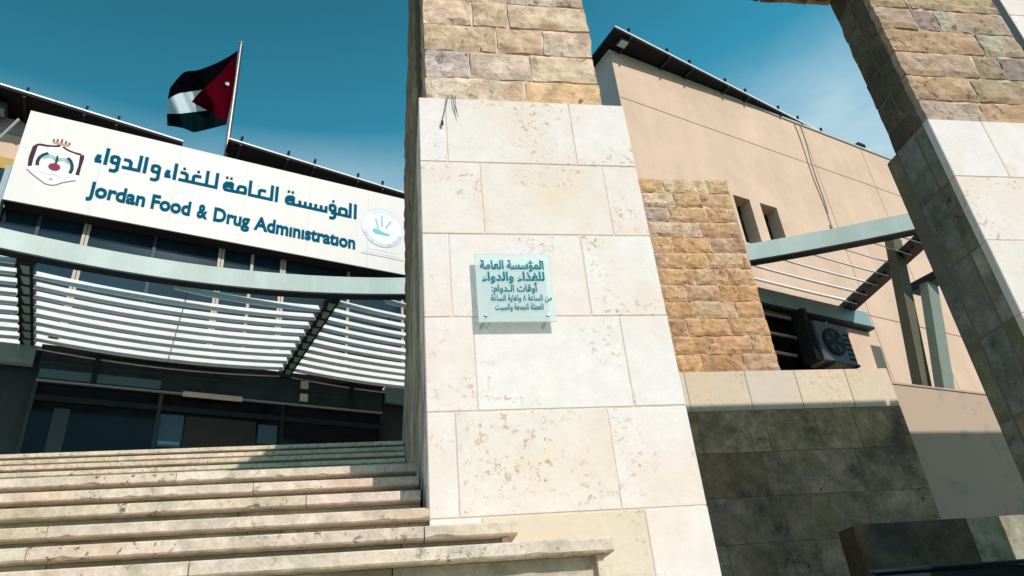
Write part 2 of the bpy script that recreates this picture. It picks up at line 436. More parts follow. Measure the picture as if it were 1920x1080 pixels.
OCH, TAN, PALE, GREY, BRN, MAU, ORA = (0.60, 0.37, 0.16), (0.62, 0.44, 0.30), (0.68, 0.54, 0.42), (0.44, 0.38, 0.37), (0.52, 0.30, 0.15), (0.44, 0.31, 0.26), (0.64, 0.36, 0.13)
Z0 = 0.648          # level of the second course joint from the stair
COURSES = [-0.6, -0.28, 0.18, 0.648, 1.101, 1.566, 2.034, 2.494, 2.952]

# ------------------------------------------------------------------ ground and terrace
g = MB().box(-300, 300, -300, 900, -1.0, -0.60).make('ground', M['ground']); tagit(g, kind='structure')
g['label'] = 'brown earth ground in front of and behind the gateway'
t = MB().prism([(-30, 8.36), (0.4, 8.36), (0.4, 11.0), (9.5, 15.0), (9.5, 30), (-30, 30)], 'z', -0.598, 2.712).make('upper_terrace', M['terrace'])
tagit(t, 'raised stone terrace at the top of the stairs', kind='structure')

# ------------------------------------------------------------------ stone staircase
st = thing('stone_staircase', 'wide pinkish travertine staircase with overhanging treads climbing to the dark glass entrance', 'staircase', (-3.0, 2.4, -0.6))
X_L = -8.5
low = []
for k in range(6, 0, -1):
    low.append((2.37 - 0.30 * k, 0.4305 - 0.185 * k, 0.709 + 0.17 * k))
steps = low + [(2.37, 0.4305, 0.709), (2.67, 0.5574, 0.45), (2.985, 0.695, 0.15), (3.27, 0.840, 0.128), (3.57, 0.986, 0.134), (3.87, 1.137, 0.134)]
y, z = 5.64, 1.137
fl = []
for k in range(8):
    fl.append((5.64 + 0.27 * k, 1.137 + (2.283 - 1.137) * (k + 1) / 8.0, 0.143))
fl[-1] = (7.56, 2.283, 0.143)
steps += fl + [(7.80, 2.427, 0.143), (8.07, 2.570, 0.143), (8.31, 2.715, 0.143)]
TH = 0.046
def slab_line(name, x0, x1, yf, yb, za, zb, mat, nose=0.0, seglen=1.25, edge=True, right_free=False):
    xs = auto_xs(x0, x1, seglen, random.uniform(0.3, 1.0))
    for i in range(len(xs) - 1):
        a, b = xs[i] + 0.002, xs[i + 1] - 0.002
        n = max(2, int((b - a) / (0.035 if edge and zb > -0.2 else 0.3)))
        v, f = [], []
        sd_ = random.uniform(0, 99)
        for k in range(n + 1):
            x = a + (b - a) * k / n
            chip = (random.uniform(0.003, 0.010) if (edge and random.random() < 0.08) else 0.0)
            w1 = noise.noise(Vector((x * 20, sd_, 0))) * 0.0016
            w2 = noise.noise(Vector((x * 20, sd_, 5))) * 0.0016
            c = 0.006 if edge else 0.001
            v += [(x, yf + c + chip, za + w1), (x, yf + w2, za + c + chip + w1), (x, yf + w2, zb - c), (x, yf + c, zb), (x, yb, zb), (x, yb, za)]
        for k in range(n):
            for q in range(6):
                f.append((k * 6 + q, k * 6 + (q + 1) % 6, (k + 1) * 6 + (q + 1) % 6, (k + 1) * 6 + q))
        f += [tuple(range(6))[::-1], tuple(range(n * 6, n * 6 + 6))]
        base = random.choice([(0.74, 0.61, 0.49), (0.76, 0.64, 0.53), (0.71, 0.59, 0.45), (0.74, 0.60, 0.50), (0.69, 0.60, 0.46)])
        if mat is M['riser']: base = random.choice([(0.44, 0.40, 0.29), (0.36, 0.35, 0.25), (0.48, 0.42, 0.33)])  # riser base darkened further to deepen the nosing shade
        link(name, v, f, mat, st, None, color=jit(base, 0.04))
for i, (yn, zt, xe) in enumerate(steps):
    zprev = steps[i - 1][1] if i else -0.6
    ynext = steps[i + 1][0] if i + 1 < len(steps) else yn + 0.3
    xl = X_L if i < 11 else -12.0
    yb = max(ynext + 0.02, yn + 0.12)
    if i < 8: yb = 3.0 if xe > 0.16 else yb
    slab_line('tread', xl, xe, yn, ynext + 0.03, zt - TH, zt, M['step'])
    if i < 8:      # the returns in front of the pillar
        slab_line('tread', 0.14, xe, ynext + 0.032, 2.99, zt - TH, zt, M['step'], edge=False)
        slab_line('riser', xe - 0.055, xe - 0.03, yn + 0.035, 2.99, zprev - 0.002, zt - TH - 0.001, M['step'], edge=False)
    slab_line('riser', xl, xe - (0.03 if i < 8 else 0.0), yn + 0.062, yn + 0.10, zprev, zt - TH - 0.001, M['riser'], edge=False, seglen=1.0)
core = MB()
for i, (yn, zt, xe) in enumerate(steps):
    zprev = steps[i - 1][1] if i else -0.6
    xl = X_L if i < 11 else -12.0
    core.box(xl + 0.01, min(xe, 0.13) - 0.07, yn + 0.102, 8.35, zprev - 0.05, zt - TH - 0.004)
core.make('stair_core', M['mortar_dark'], st)

# ------------------------------------------------------------------ stone gateway
gw = thing('stone_gateway', 'tall gateway of cream limestone pillars with rough ochre stone above, beside the stairs', 'gateway', (0.74, 3.2, -0.6))
XP, YN = (1, 0, 0), (0, -1, 0)
def core_box(x0, x1, y0, y1, z0, z1, name, m='mortar'):
    return MB().box(x0, x1, y0, y1, z0, z1).make(name, M[m], gw)
# main pillar, lower cream part
LP = core_box(0.153, 1.330, 3.006, 3.434, -0.6, 2.944, 'pillar')
LP['label'] = 'left gateway pillar carrying the aqua plaque'
rows = {7: ([0.147, 0.294, 1.002, 1.336], [WHITE, IVORY, WHITE]), 6: ([0.147, 0.462, 1.137, 1.336], [WHITE, YEL, WHITE]),
        5: ([0.147, 0.279, 0.951, 1.336], [WHITE, WHITE, (0.79, 0.745, 0.71)]), 4: ([0.147, 0.372, 1.086, 1.336], [WHITE, (0.785, 0.74, 0.70), (0.78, 0.735, 0.70)]),
        3: ([0.147, 0.270, 0.954, 1.336], [IVORY, YEL, WHITE]), 2: ([0.147, 0.36, 1.05, 1.336], [WHITE, (0.70, 0.61, 0.48), WHITE]),
        1: ([0.147, 0.30, 0.98, 1.336], [IVORY, YEL, IVORY]), 0: ([0.147, 0.36, 1.05, 1.336], [IVORY, YEL, IVORY])}
for k, (xs, cs) in rows.items():
    course(gw, LP, (0, 3.006, 0), XP, YN, COURSES[k], COURSES[k + 1], xs, cs, M['cream'], gap=0.0045)
# its left side, flush with the stair wall behind
for k in range(8):
    ys = [3.056, 3.20, 3.44] if k % 2 else [3.056, 3.30, 3.44]
    course(gw, LP, (0.153, 0, 0), (0, -1, 0), (-1, 0, 0), COURSES[k], COURSES[k + 1], [-v for v in ys[::-1]], [jit(IVORY), jit(YEL)], M['cream_old'], depth=0.03)
    course(gw, LP, (1.330, 0, 0), (0, 1, 0), (1, 0, 0), COURSES[k], COURSES[k + 1], ys, [jit(IVORY), jit(YEL)], M['cream_old'], depth=0.03)
# main pillar, upper rough part
UP = core_box(0.205, 1.225, 3.075, 3.40, 2.946, 5.37, 'pillar_top', 'mortar_mid')
RH = 0.2265
def fr_x(a, b, fs): return [a + (b - a) * q for q in [0] + list(fs) + [1]]
upper = [([0.56], [(0.62, 0.53, 0.42), ORA]), ([0.256, 0.61], [(0.47, 0.44, 0.45), (0.50, 0.40, 0.33), (0.62, 0.50, 0.36)]),
         ([0.425, 0.70], [(0.50, 0.34, 0.20), (0.53, 0.36, 0.23), (0.62, 0.50, 0.38)]), ([0.29, 0.505], [TAN, (0.50, 0.35, 0.22), PALE]),
         ([0.4], [TAN, PALE]), ([0.3, 0.7], [OCH, PALE, TAN]), ([0.55], [GREY, TAN]), ([0.35], [TAN, OCH]), ([0.6], [PALE, OCH]), ([0.3, 0.66], [TAN, OCH, PALE]), ([0.5], [OCH, TAN])]
for k, (fs, cs) in enumerate(upper):
    z0 = 2.952 + RH * k; z1 = min(z0 + RH, 5.38)
    course(gw, UP, (0, 3.075, 0), XP, YN, z0, z1, fr_x(0.190, 1.240, fs), [jit(unify(c, 0.35, (0.80, 0.60, 0.45)), 0.05) for c in cs], M['rough'], gap=0.012, depth=0.05, rough=0.011, cell=0.036)
    course(gw, UP, (0.205, 0, 0), (0, -1, 0), (-1, 0, 0), z0, z1, [-3.41, -3.24, -3.13], [jit(BRN, 0.1), jit(TAN, 0.1)], M['rough_dark'], gap=0.012, depth=0.05, rough=0.010, cell=0.08)
    course(gw, UP, (1.225, 0, 0), (0, 1, 0), (1, 0, 0), z0, z1, [3.13, 3.26, 3.41], [jit(BRN, 0.1), jit(TAN, 0.1)], M['rough_dark'], gap=0.012, depth=0.05, rough=0.010, cell=0.08)
# right pillar
RP = core_box(3.333, 4.502, 3.006, 3.434, -0.6, 2.944, 'pillar')
RP['label'] = 'right gateway pillar with its left side in deep shade'
MB().box(3.328, 3.332, 3.056, 3.44, -0.6, 2.94).make('joint_bed', M['mortar_dark'], gw, RP)
for k in range(8):
    xs = auto_xs(3.325, 4.51, 0.72, 0.55 if k % 2 else 0.95)
    course(gw, RP, (0, 3.006, 0), XP, YN, COURSES[k], COURSES[k + 1], xs, [jit(random.choice([WHITE, IVORY, (0.76, 0.68, 0.60)]), 0.02) for _ in xs], M['cream'], gap=0.0055)
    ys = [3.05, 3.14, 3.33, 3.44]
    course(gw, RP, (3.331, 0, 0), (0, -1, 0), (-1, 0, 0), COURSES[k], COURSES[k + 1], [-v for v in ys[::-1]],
           [jit(random.choice([(0.24, 0.24, 0.21), (0.22, 0.21, 0.14), (0.36, 0.33, 0.28), (0.30, 0.26, 0.17)]), 0.06) for _ in ys], M['cream_old'], gap=0.010, depth=0.03)  # left side stones darkened: deep shade put into their colour
    course(gw, RP, (4.502, 0, 0), (0, 1, 0), (1, 0, 0), COURSES[k], COURSES[k + 1], ys, [IVORY], M['cream_old'], depth=0.03)
URP = core_box(3.405, 4.435, 3.075, 3.40, 2.946, 5.37, 'pillar_top', 'mortar_mid')
MB().box(3.400, 3.404, 3.12, 3.40, 2.96, 5.36).make('joint_bed', M['mortar_dark'], gw, URP)
rup = [([0.42, 0.80], [(0.36, 0.31, 0.31), (0.46, 0.27, 0.15), (0.30, 0.28, 0.30)]), ([0.45], [(0.50, 0.34, 0.22), (0.36, 0.30, 0.18)]),
       ([0.55, 0.75], [(0.48, 0.36, 0.26), (0.26, 0.22, 0.14), (0.17, 0.17, 0.19)]), ([0.68], [(0.46, 0.29, 0.17), (0.36, 0.35, 0.30)]),
       ([0.28, 0.45], [(0.42, 0.31, 0.22), (0.22, 0.20, 0.23), (0.46, 0.50, 0.43)]), ([0.3], [(0.44, 0.32, 0.18), (0.38, 0.32, 0.18)]),
       ([0.5], [(0.45, 0.33, 0.2), (0.3, 0.28, 0.2)]), ([0.35], [TAN, OCH]), ([0.6], [BRN, TAN]), ([0.3, 0.66], [TAN, OCH, PALE]), ([0.5], [OCH, TAN])]
for k, (fs, cs) in enumerate(rup):
    z0 = 2.952 + RH * k; z1 = min(z0 + RH, 5.38)
    course(gw, URP, (0, 3.075, 0), XP, YN, z0, z1, fr_x(3.390, 4.450, fs), [jit(unify(c, 0.3, (0.50, 0.36, 0.24)), 0.04) for c in cs], M['rough'], gap=0.012, depth=0.05, rough=0.014, cell=0.038)
    course(gw, URP, (3.405, 0, 0), (0, -1, 0), (-1, 0, 0), z0, z1, [-3.41, -3.25, -3.13], [jit((0.10, 0.075, 0.055), 0.1), jit((0.12, 0.085, 0.06), 0.1)], M['rough_dark'], gap=0.012, depth=0.05, rough=0.010, cell=0.08)  # near-black stone colours carry the shade of this side
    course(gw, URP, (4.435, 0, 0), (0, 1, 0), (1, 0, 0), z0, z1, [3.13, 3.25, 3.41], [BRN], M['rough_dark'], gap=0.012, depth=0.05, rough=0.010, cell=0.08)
# lintel over the opening
LN = core_box(1.245, 3.385, 3.08, 3.40, 4.52, 5.37, 'lintel', 'mortar_mid')
for k in range(4):
    z0 = 4.50 + 0.22 * k
    xs = auto_xs(1.245, 3.385, 0.45, 0.6 if k % 2 else 1.0)
    course(gw, LN, (0, 3.08, 0), XP, YN, z0, z0 + 0.22, xs, [jit(random.choice([OCH, TAN, PALE, BRN]), 0.08) for _ in xs], M['rough'], gap=0.012, rough=0.012, cell=0.08)
    course(gw, LN, (0, 3.40, 0), (-1, 0, 0), (0, 1, 0), z0, z0 + 0.22, [-v for v in xs[::-1]], [jit(random.choice([OCH, TAN, PALE, BRN]), 0.08) for _ in xs], M['rough_dark'], gap=0.012, rough=0.012, cell=0.09)
xs = auto_xs(1.25, 3.385, 0.40, 0.8)
for i in range(len(xs) - 1):
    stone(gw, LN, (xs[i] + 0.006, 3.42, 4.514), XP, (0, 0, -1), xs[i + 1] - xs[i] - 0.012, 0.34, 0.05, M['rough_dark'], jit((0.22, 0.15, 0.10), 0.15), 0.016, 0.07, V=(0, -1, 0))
# mostly unseen right bay: high wall and lintel sized to shade the rear wall
HB = core_box(4.60, 7.01, 3.10, 3.40, 3.32, 5.37, 'shade_wall')
for k in range(5):
    z0 = 3.30 + 0.416 * k
    xs = auto_xs(4.56, 7.05, 0.7, 0.5 if k % 2 else 1.0)
    course(gw, HB, (0, 3.10, 0), XP, YN, z0, z0 + 0.416, xs, [jit(random.choice([IVORY, (0.60, 0.62, 0.58), WHITE]), 0.03) for _ in xs], M['cream'], gap=0.006)
core_box(4.452, 4.555, 3.10, 3.36, 3.32, 5.38, 'gap_shade', 'steel_dark')  # dark filler stands in for the shaded gap beside the pillar
LR = core_box(7.06, 9.4, 3.08, 3.40, 4.22, 5.37, 'lintel', 'mortar_mid')  # added out of view; its soffit shapes the sun spot on the rear wall
for k in range(3):
    xs = auto_xs(7.06, 9.4, 0.6, 0.5 if k % 2 else 1.0)
    course(gw, LR, (0, 3.08, 0), XP, YN, 4.20 + 0.39 * k, 4.59 + 0.39 * k, xs, [jit(TAN, 0.1) for _ in xs], M['rough'], gap=0.012, rough=0.012, cell=0.12)
FP = core_box(8.3, 9.4, 3.08, 3.40, -0.6, 4.125, 'pillar')
for k in range(9):
    xs = auto_xs(8.28, 9.42, 0.7, 0.5 if k % 2 else 1.0)
    course(gw, FP, (0, 3.08, 0), XP, YN, -0.6 + 0.525 * k, -0.075 + 0.525 * k, xs, [jit(IVORY, 0.03) for _ in xs], M['cream'], gap=0.006)
# stair side wall running back from the left pillar: cream below, rough stone above
SW = core_box(0.157, 0.55, 3.446, 10.6, -0.6, 2.99, 'side_wall')
for k in range(8):
    xs = auto_xs(3.45, 10.6, 0.72, 0.5 if k % 2 else 1.0)
    z1 = 3.0 if k == 7 else COURSES[k + 1]
    course(gw, SW, (0.157, 0, 0), (0, -1, 0), (-1, 0, 0), COURSES[k], z1, [-v for v in xs[::-1]],
           [jit(random.choice([(0.52, 0.42, 0.33), (0.48, 0.41, 0.30), (0.55, 0.46, 0.37), (0.42, 0.40, 0.28)]), 0.05) for _ in xs], M['cream_old'], gap=0.006, depth=0.03)
SC = core_box(0.157, 0.55, 7.12, 10.6, 2.993, 3.44, 'side_wall')
xs = auto_xs(7.12, 10.6, 0.75, 0.7)
course(gw, SC, (0.157, 0, 0), (0, -1, 0), (-1, 0, 0), 3.0, 3.45, [-v for v in xs[::-1]], [jit((0.52, 0.44, 0.34), 0.05) for _ in xs], M['cream_old'], gap=0.006, depth=0.03)
SR = core_box(0.165, 0.5, 3.446, 7.06, 2.993, 5.37, 'rough_side_wall', 'mortar_dark')
for k in range(11):
    z0 = 3.0 + 0.2175 * k
    xs = auto_xs(3.45, 7.07, 0.48, 0.5 if k % 2 else 1.0)
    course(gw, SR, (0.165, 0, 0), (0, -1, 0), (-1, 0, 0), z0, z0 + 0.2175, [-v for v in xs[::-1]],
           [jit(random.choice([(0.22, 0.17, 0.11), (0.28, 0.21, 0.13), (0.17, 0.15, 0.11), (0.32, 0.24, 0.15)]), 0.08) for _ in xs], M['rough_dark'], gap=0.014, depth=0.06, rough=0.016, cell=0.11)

# ------------------------------------------------------------------ rear low wall and brown pillar
lw = thing('low_stone_wall', 'long weathered cream stone wall behind the gateway, its lower part in shade', 'wall', (3.3, 7.2, -0.6))
LWc = MB().box(0.56, 5.625, 7.006, 7.45, -0.6, 2.944).make('wall_core', M['mortar_dark'], lw)
ZR = [-0.6, -0.25, 0.20, 0.66, 1.12, 1.57, 2.03, 2.49, 2.952]
jr = {7: [0.56, 1.25, 1.95, 2.55, 3.16, 3.87, 4.47, 5.09, 5.635], 6: [0.56, 1.1, 1.8, 2.5, 3.2, 3.96, 4.55, 5.02, 5.635], 5: [0.56, 1.2, 1.9, 2.6, 3.08, 3.82, 4.9, 5.635],
      4: [0.56, 1.2, 1.8, 2.5, 3.1, 3.9, 4.84, 5.635], 3: [0.56, 1.2, 1.9, 2.6, 3.22, 3.87, 4.6, 5.635]}
for k in range(8):
    xs = jr.get(k) or auto_xs(0.56, 5.635, 0.7, 0.5)
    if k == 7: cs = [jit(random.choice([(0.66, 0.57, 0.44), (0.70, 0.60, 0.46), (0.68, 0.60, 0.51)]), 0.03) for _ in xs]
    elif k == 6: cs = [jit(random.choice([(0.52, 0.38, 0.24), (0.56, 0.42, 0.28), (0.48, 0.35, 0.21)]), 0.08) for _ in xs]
    else: cs = [jit(random.choice([(0.34, 0.25, 0.17), (0.38, 0.28, 0.21), (0.30, 0.21, 0.14)]), 0.12) for _ in xs]  # lower courses darker: the shade there is put into the stone colour
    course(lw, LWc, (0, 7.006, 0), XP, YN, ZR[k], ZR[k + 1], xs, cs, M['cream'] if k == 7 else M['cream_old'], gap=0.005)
    course(lw, LWc, (5.625, 0, 0), (0, 1, 0), (1, 0, 0), ZR[k], ZR[k + 1], [7.06, 7.45], [jit((0.5, 0.42, 0.33), 0.05)], M['cream_old'], gap=0.008, depth=0.03)
bp_ = thing('brown_stone_pillar', 'broad pillar of rough ochre and brown stones standing on the low cream wall', 'pillar', (3.4, 7.2, 2.952))
BPc = MB().box(2.65, 4.325, 7.05, 7.43, 2.953, 5.66).make('pillar_core', M['mortar_mid'], bp_)
bro = [([.25, .65], [OCH, (0.40, 0.23, 0.11), MAU]), ([.35, .78], [OCH, BRN, (0.52, 0.34, 0.18)]), ([.18, .6], [OCH, (0.52, 0.32, 0.14), (0.47, 0.30, 0.16)]),
       ([.3, .72], [(0.46, 0.28, 0.13), (0.55, 0.44, 0.30), BRN]), ([.25, .6], [OCH, (0.48, 0.35, 0.25), ORA]), ([.36, .72], [(0.55, 0.36, 0.17), (0.58, 0.42, 0.25), (0.50, 0.34, 0.20)]),
       ([.12, .55], [MAU, (0.55, 0.36, 0.14), (0.57, 0.42, 0.26)]), ([.23, .63], [(0.58, 0.40, 0.20), OCH, (0.38, 0.28, 0.24)]), ([.57], [(0.60, 0.49, 0.41), (0.45, 0.27, 0.14)]),
       ([.25, .68], [(0.33, 0.32, 0.33), (0.55, 0.36, 0.17), BRN]), ([.35, .65], [(0.66, 0.56, 0.42), (0.57, 0.38, 0.18), (0.45, 0.28, 0.14)]), ([.27, .75], [(0.58, 0.40, 0.17), (0.66, 0.57, 0.41), (0.56, 0.38, 0.18)])]
for k, (fs, cs) in enumerate(bro):
    z0 = 2.953 + 0.2262 * k
    xs = [2.64] + fr_x(3.12, 4.342, fs)
    course(bp_, BPc, (0, 7.05, 0), XP, YN, z0, z0 + 0.2262, xs, [jit(BRN, 0.1)] + [jit(unify(c, 0.42, (0.68, 0.41, 0.23)), 0.04) for c in cs], M['rough'], gap=0.010, depth=0.06, rough=0.016, cell=0.042)
    course(bp_, BPc, (4.325, 0, 0), (0, 1, 0), (1, 0, 0), z0, z0 + 0.2262, [7.12, 7.43], [jit(BRN, 0.1)], M['rough'], gap=0.014, depth=0.06, rough=0.018, cell=0.09)

# ------------------------------------------------------------------ plaster planter wall, band wall, black rail
pw = MB()
a16 = math.radians(1.5); ux, uy = math.cos(a16), math.sin(a16)
P0 = (5.66, 7.34)
def pwp(s, d, z_): return (P0[0] + ux * s - uy * d, P0[1] + uy * s + ux * d, z_)
def slab_v(s0, s1, d0, d1, z0, z1): return [pwp(s0, d0, z0), pwp(s1, d0, z0), pwp(s1, d1, z0), pwp(s0, d1, z0), pwp(s0, d0, z1), pwp(s1, d0, z1), pwp(s1, d1, z1), pwp(s0, d1, z1)]
BF = [(0, 3, 2, 1), (4, 5, 6, 7), (0, 1, 5, 4), (1, 2, 6, 5), (2, 3, 7, 6), (3, 0, 4, 7)]
pl_t = thing('plaster_retaining_wall', 'pinkish plastered wall with peeling grey patches beside the low stone wall', 'wall', (6.5, 7.6, -0.6))
m, t_, b_ = new_mat('stained_plaster')
gg = t_.nodes.new('ShaderNodeNewGeometry')
n1 = t_.nodes.new('ShaderNodeTexNoise'); n1.inputs['Scale'].default_value = 3.2; n1.inputs['Detail'].default_value = 8; n1.inputs['Roughness'].default_value = 0.7
t_.links.new(gg.outputs['Position'], n1.inputs['Vector'])
rr = t_.nodes.new('ShaderNodeMapRange'); rr.inputs['From Min'].default_value = 0.55; rr.inputs['From Max'].default_value = 0.66
mm = t_.nodes.new('ShaderNodeMix'); mm.data_type = 'RGBA'; mm.inputs[6].default_value = (0.50, 0.38, 0.29, 1); mm.inputs[7].default_value = (0.36, 0.32, 0.25, 1)
t_.links.new(n1.outputs[0], rr.inputs[0]); t_.links.new(rr.outputs[0], mm.inputs[0]); t_.links.new(mm.outputs[2], b_.inputs['Base Color']); b_.inputs['Roughness'].default_value = 0.95
M['plaster_old'] = m
vv = slab_v(0, 3.2, 0, 0.3, -0.6, 2.92)
for q in (5, 6): vv[q] = (vv[q][0], vv[q][1], 2.50)
link('plaster_panel', vv, BF, M['plaster_old'], pl_t)
vv = slab_v(0, 3.2, -0.012, 0.32, 2.922, 2.945)
for q in (1, 2): vv[q] = (vv[q][0], vv[q][1], 2.502)
for q in (5, 6): vv[q] = (vv[q][0], vv[q][1], 2.525)
link('coping', vv, BF, M['plaster_old'], pl_t)

bw = thing('stone_kerb_wall', 'low dark stone wall in the shade in front of the plastered wall', 'wall', (4.2, 4.5, -0.6))
BWc = MB().box(3.0, 7.0, 4.500, 4.74, -0.6, 0.80).make('wall_core', plain('dark_wall_core', (0.08, 0.07, 0.055), 0.95, spec=0.1, var=0.4, scale=5), bw)  # core colour darkened against bounced light on the end face
for k in range(3):
    z0 = -0.6 + 0.468 * k
    xs = auto_xs(2.99, 7.01, 0.8, 0.5 if k % 2 else 1.0)
    course(bw, BWc, (0, 4.500, 0), XP, YN, z0, z0 + 0.468, xs, [jit(random.choice([(0.16, 0.16, 0.12), (0.20, 0.19, 0.15), (0.14, 0.12, 0.09)]) if xs[i] < 3.6 else (0.42, 0.42, 0.32), 0.08) for i in range(len(xs))], M['cream_old'], gap=0.008)  # left end stones darker: shade put into their colour
rl = thing('black_metal_trough', 'long black metal trough with a shiny top edge below the kerb wall', 'trough', (4.0, 3.95, -0.6))
MB().bbox(2.62, 5.8, 3.9, 4.2, -0.2, 0.425, 0.01).make('body', M['steel_dark'], rl)
MB().bbox(2.60, 5.82, 3.88, 3.93, 0.427, 0.45, 0.006).make('rim', plain('worn_black_metal', (0.05, 0.055, 0.07), 0.25, metal=0.8), rl)
for x_ in (2.9, 5.5):
    MB().box(x_, x_ + 0.08, 3.95, 4.15, -0.6, -0.202).make('leg', M['steel_dark'], rl)

# ------------------------------------------------------------------ main building (facade axes: u, w, z)
mbd = thing('main_building', 'beige office building behind the stairs with a ribbon of dark windows', 'building', (1.0, 13.6, 2.71), facade=True)
B = MB()
B.box(-14, -2.42, 14.45, 15.5, 8.6, 11.24); B.box(-2.418, 7.16, 13.62, 15.5, 8.602, 10.75)
B.make('wall', M['plaster'], mbd)
MB().box(-14, 7.16, 13.85, 15.5, 2.71, 8.598).make('inner_wall', M['recess'], mbd)
MB().box(-14, 7.16, 13.60, 13.84, 2.711, 5.9).make('lower_wall', plain('dark_lower_wall', (0.03, 0.04, 0.045), 0.6, var=0.2), mbd)
MB().box(-14, -2.43, 14.40, 14.448, 10.85, 11.15).make('cornice', M['plaster_grey'], mbd)
MB().box(-14, -2.43, 14.40, 14.448, 9.95, 10.22).make('band', plain('ochre_band', (0.50, 0.33, 0.10), 0.8, var=0.1), mbd)
MB().box(-14, -2.62, 14.40, 14.448, 9.35, 9.93).make('high_window', M['glass'], mbd)
# ribbon window
mull = [-9, -7.5, -6, -4.5, -3.1, -1.90, -1.13, 0.05, 1.29, 1.90, 2.53, 3.95, 5.2, 6.3, 7.15]
for i in range(len(mull) - 1):
    a, b = mull[i], mull[i + 1]
    tilt = random.uniform(-0.012, 0.012)
    MB().add([(a + .03, 13.64 + tilt, 5.95), (b - .03, 13.64 - tilt, 5.95), (b - .03, 13.64 - tilt, 8.58), (a + .03, 13.64 + tilt, 8.58), (a + .03, 13.66 + tilt, 5.95), (b - .03, 13.66 - tilt, 5.95), (b - .03, 13.66 - tilt, 8.58), (a + .03, 13.66 + tilt, 8.58)], BF).make('pane', M['glass'], mbd)
for i, u in enumerate(mull):
    wide = u in (-1.13, 1.29, 2.53)
    cols_ = M['tan_frame'] if u > -2 else M['grey_frame']
    if wide:
        MB().box(u - .058, u - .006, 13.58, 13.70, 5.92, 8.6).make('mullion', cols_, mbd)
        MB().box(u + .006, u + .058, 13.585, 13.70, 5.92, 8.6).make('mullion', cols_, mbd)
    else:
        MB().box(u - .028, u + .028, 13.585, 13.70, 5.92, 8.6).make('mullion', cols_ if u > 0.5 else M['grey_frame'], mbd)
MB().box(1.36, 2.45, 13.59, 13.69, 7.17, 7.22).make('window_sill', M['tan_frame'], mbd)
MB().box(-14, 7.16, 13.57, 13.72, 6.55, 6.62).make('transom', M['grey_frame'], mbd)

# roofs
def roof(name_, fr, poly, z0, edge_pts, nstud):
    sl = MB().prism(poly, 'z', z0, z0 + 0.07).make(name_, M['soffit'], fr)
    e = MB()
    for p, q in zip(edge_pts[:-1], edge_pts[1:]):
        e.beam((p[0], p[1] - 0.012, z0 + 0.06), (q[0], q[1] - 0.012, z0 + 0.06), 0.02, 0.035)
    e.make('roof_edge', M['white_metal'], fr, sl)
    for (u, w_) in nstud:
        MB().beam((u, w_ + 0.03, z0 + 0.093), (u + 0.015, w_ - 0.01, z0 + 0.25), 0.045, 0.045).add([], []).make('bracket', M['steel_dark'], fr, sl)
        MB().box(u - 0.025, u + 0.025, w_ - 0.05, w_ + 0.9, z0 - 0.05, z0 - 0.002).make('rib', M['steel_dark'], fr, sl)
    return sl
roof('roof', mbd, [(-12, 12.5), (0.22, 13.94), (0.22, 16), (-12, 16)], 11.25, [(-12, 12.5), (0.22, 13.94)], [(-2.74, 13.67), (-1.69, 13.79), (-1.09, 13.86)])
roof('roof', mbd, [(1.10, 13.47), (7.16, 14.05), (7.16, 16), (1.10, 16)], 11.25, [(1.10, 13.47), (7.16, 14.05)], [(1.37, 13.52), (2.43, 13.62), (3.06, 13.67), (4.15, 13.80), (4.8, 13.86)])
fl1 = thing('flood_light', 'square flood light under the left roof overhang', 'light', (-3.35, 13.95, 11.2), facade=True)
MB().bbox(-3.7, -3.02, 13.9, 14.25, 11.06, 11.20, 0.02).make('housing', M['grey_frame'], fl1)
MB().box(-3.66, -3.06, 13.95, 14.2, 11.045, 11.058).make('lens', plain('lamp_lens', (0.22, 0.36, 0.42), 0.2), fl1)
cp = thing('conduit_pipe', 'slanting grey pipe on the wall left of the name board', 'pipe', (-2.9, 13.3, 8.8), facade=True)
MB().tube([(-3.25, 13.45, 8.9), (-2.62, 13.2, 10.3)], 0.028).make('pipe', plain('grey_pipe', (0.35, 0.36, 0.34), 0.5), cp)

# entrance vestibule
vs = thing('glass_vestibule', 'dark glazed entrance box with metal fascia under the slatted canopy', 'entrance', (1.6, 13.3, 2.71), facade=True)
MB().box(-1.31, 4.66, 13.34, 13.58, 5.17, 5.72).make('fascia', M['fascia'], vs)
MB().box(-1.33, 4.68, 13.24, 13.56, 5.74, 5.80).make('gutter', M['grey_frame'], vs)
MB().box(-1.30, 4.65, 13.315, 13.338, 5.50, 5.535).make('fascia_trim', M['grey_frame'], vs)
MB().box(-1.30, 4.65, 13.30, 13.338, 5.175, 5.205).make('fascia_trim', plain('light_trim', (0.3, 0.32, 0.3), 0.4), vs)
for (a, b) in ((-1.28, -0.52), (-0.44, 0.56)):
    MB().box(a, b, 13.322, 13.338, 5.24, 5.40).make('panel', plain('teal_panel', (0.08, 0.17, 0.20), 0.4), vs)
MB().bbox(0.93, 1.95, 13.24, 13.298, 5.13, 5.22, 0.01).make('sun_strip', M['sun_patch'], vs)  # sunlit strip on the fascia, built as a pale bar
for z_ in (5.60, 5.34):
    MB().bbox(2.99, 3.14, 13.27, 13.313, z_ - 0.075, z_ + 0.075, 0.005).make('sun_patch', M['sun_patch'], vs)  # sun spots on the fascia, built as pale plates
for u in (-0.48, 4.0):
    MB().box(u - 0.035, u + 0.035, 13.26, 13.312, 5.21, 5.73).make('bracket', M['steel_dark'], vs)
for u in (-1.29, 0.60, 2.70, 4.63):
    MB().box(u - 0.03, u + 0.03, 13.33, 13.45, 2.712, 5.165).make('door_frame', M['grey_frame'] if u < 2 else M['steel_dark'], vs)
MB().box(-1.26, 4.60, 13.335, 13.44, 4.86, 4.95).make('door_head', M['steel_dark'], vs)
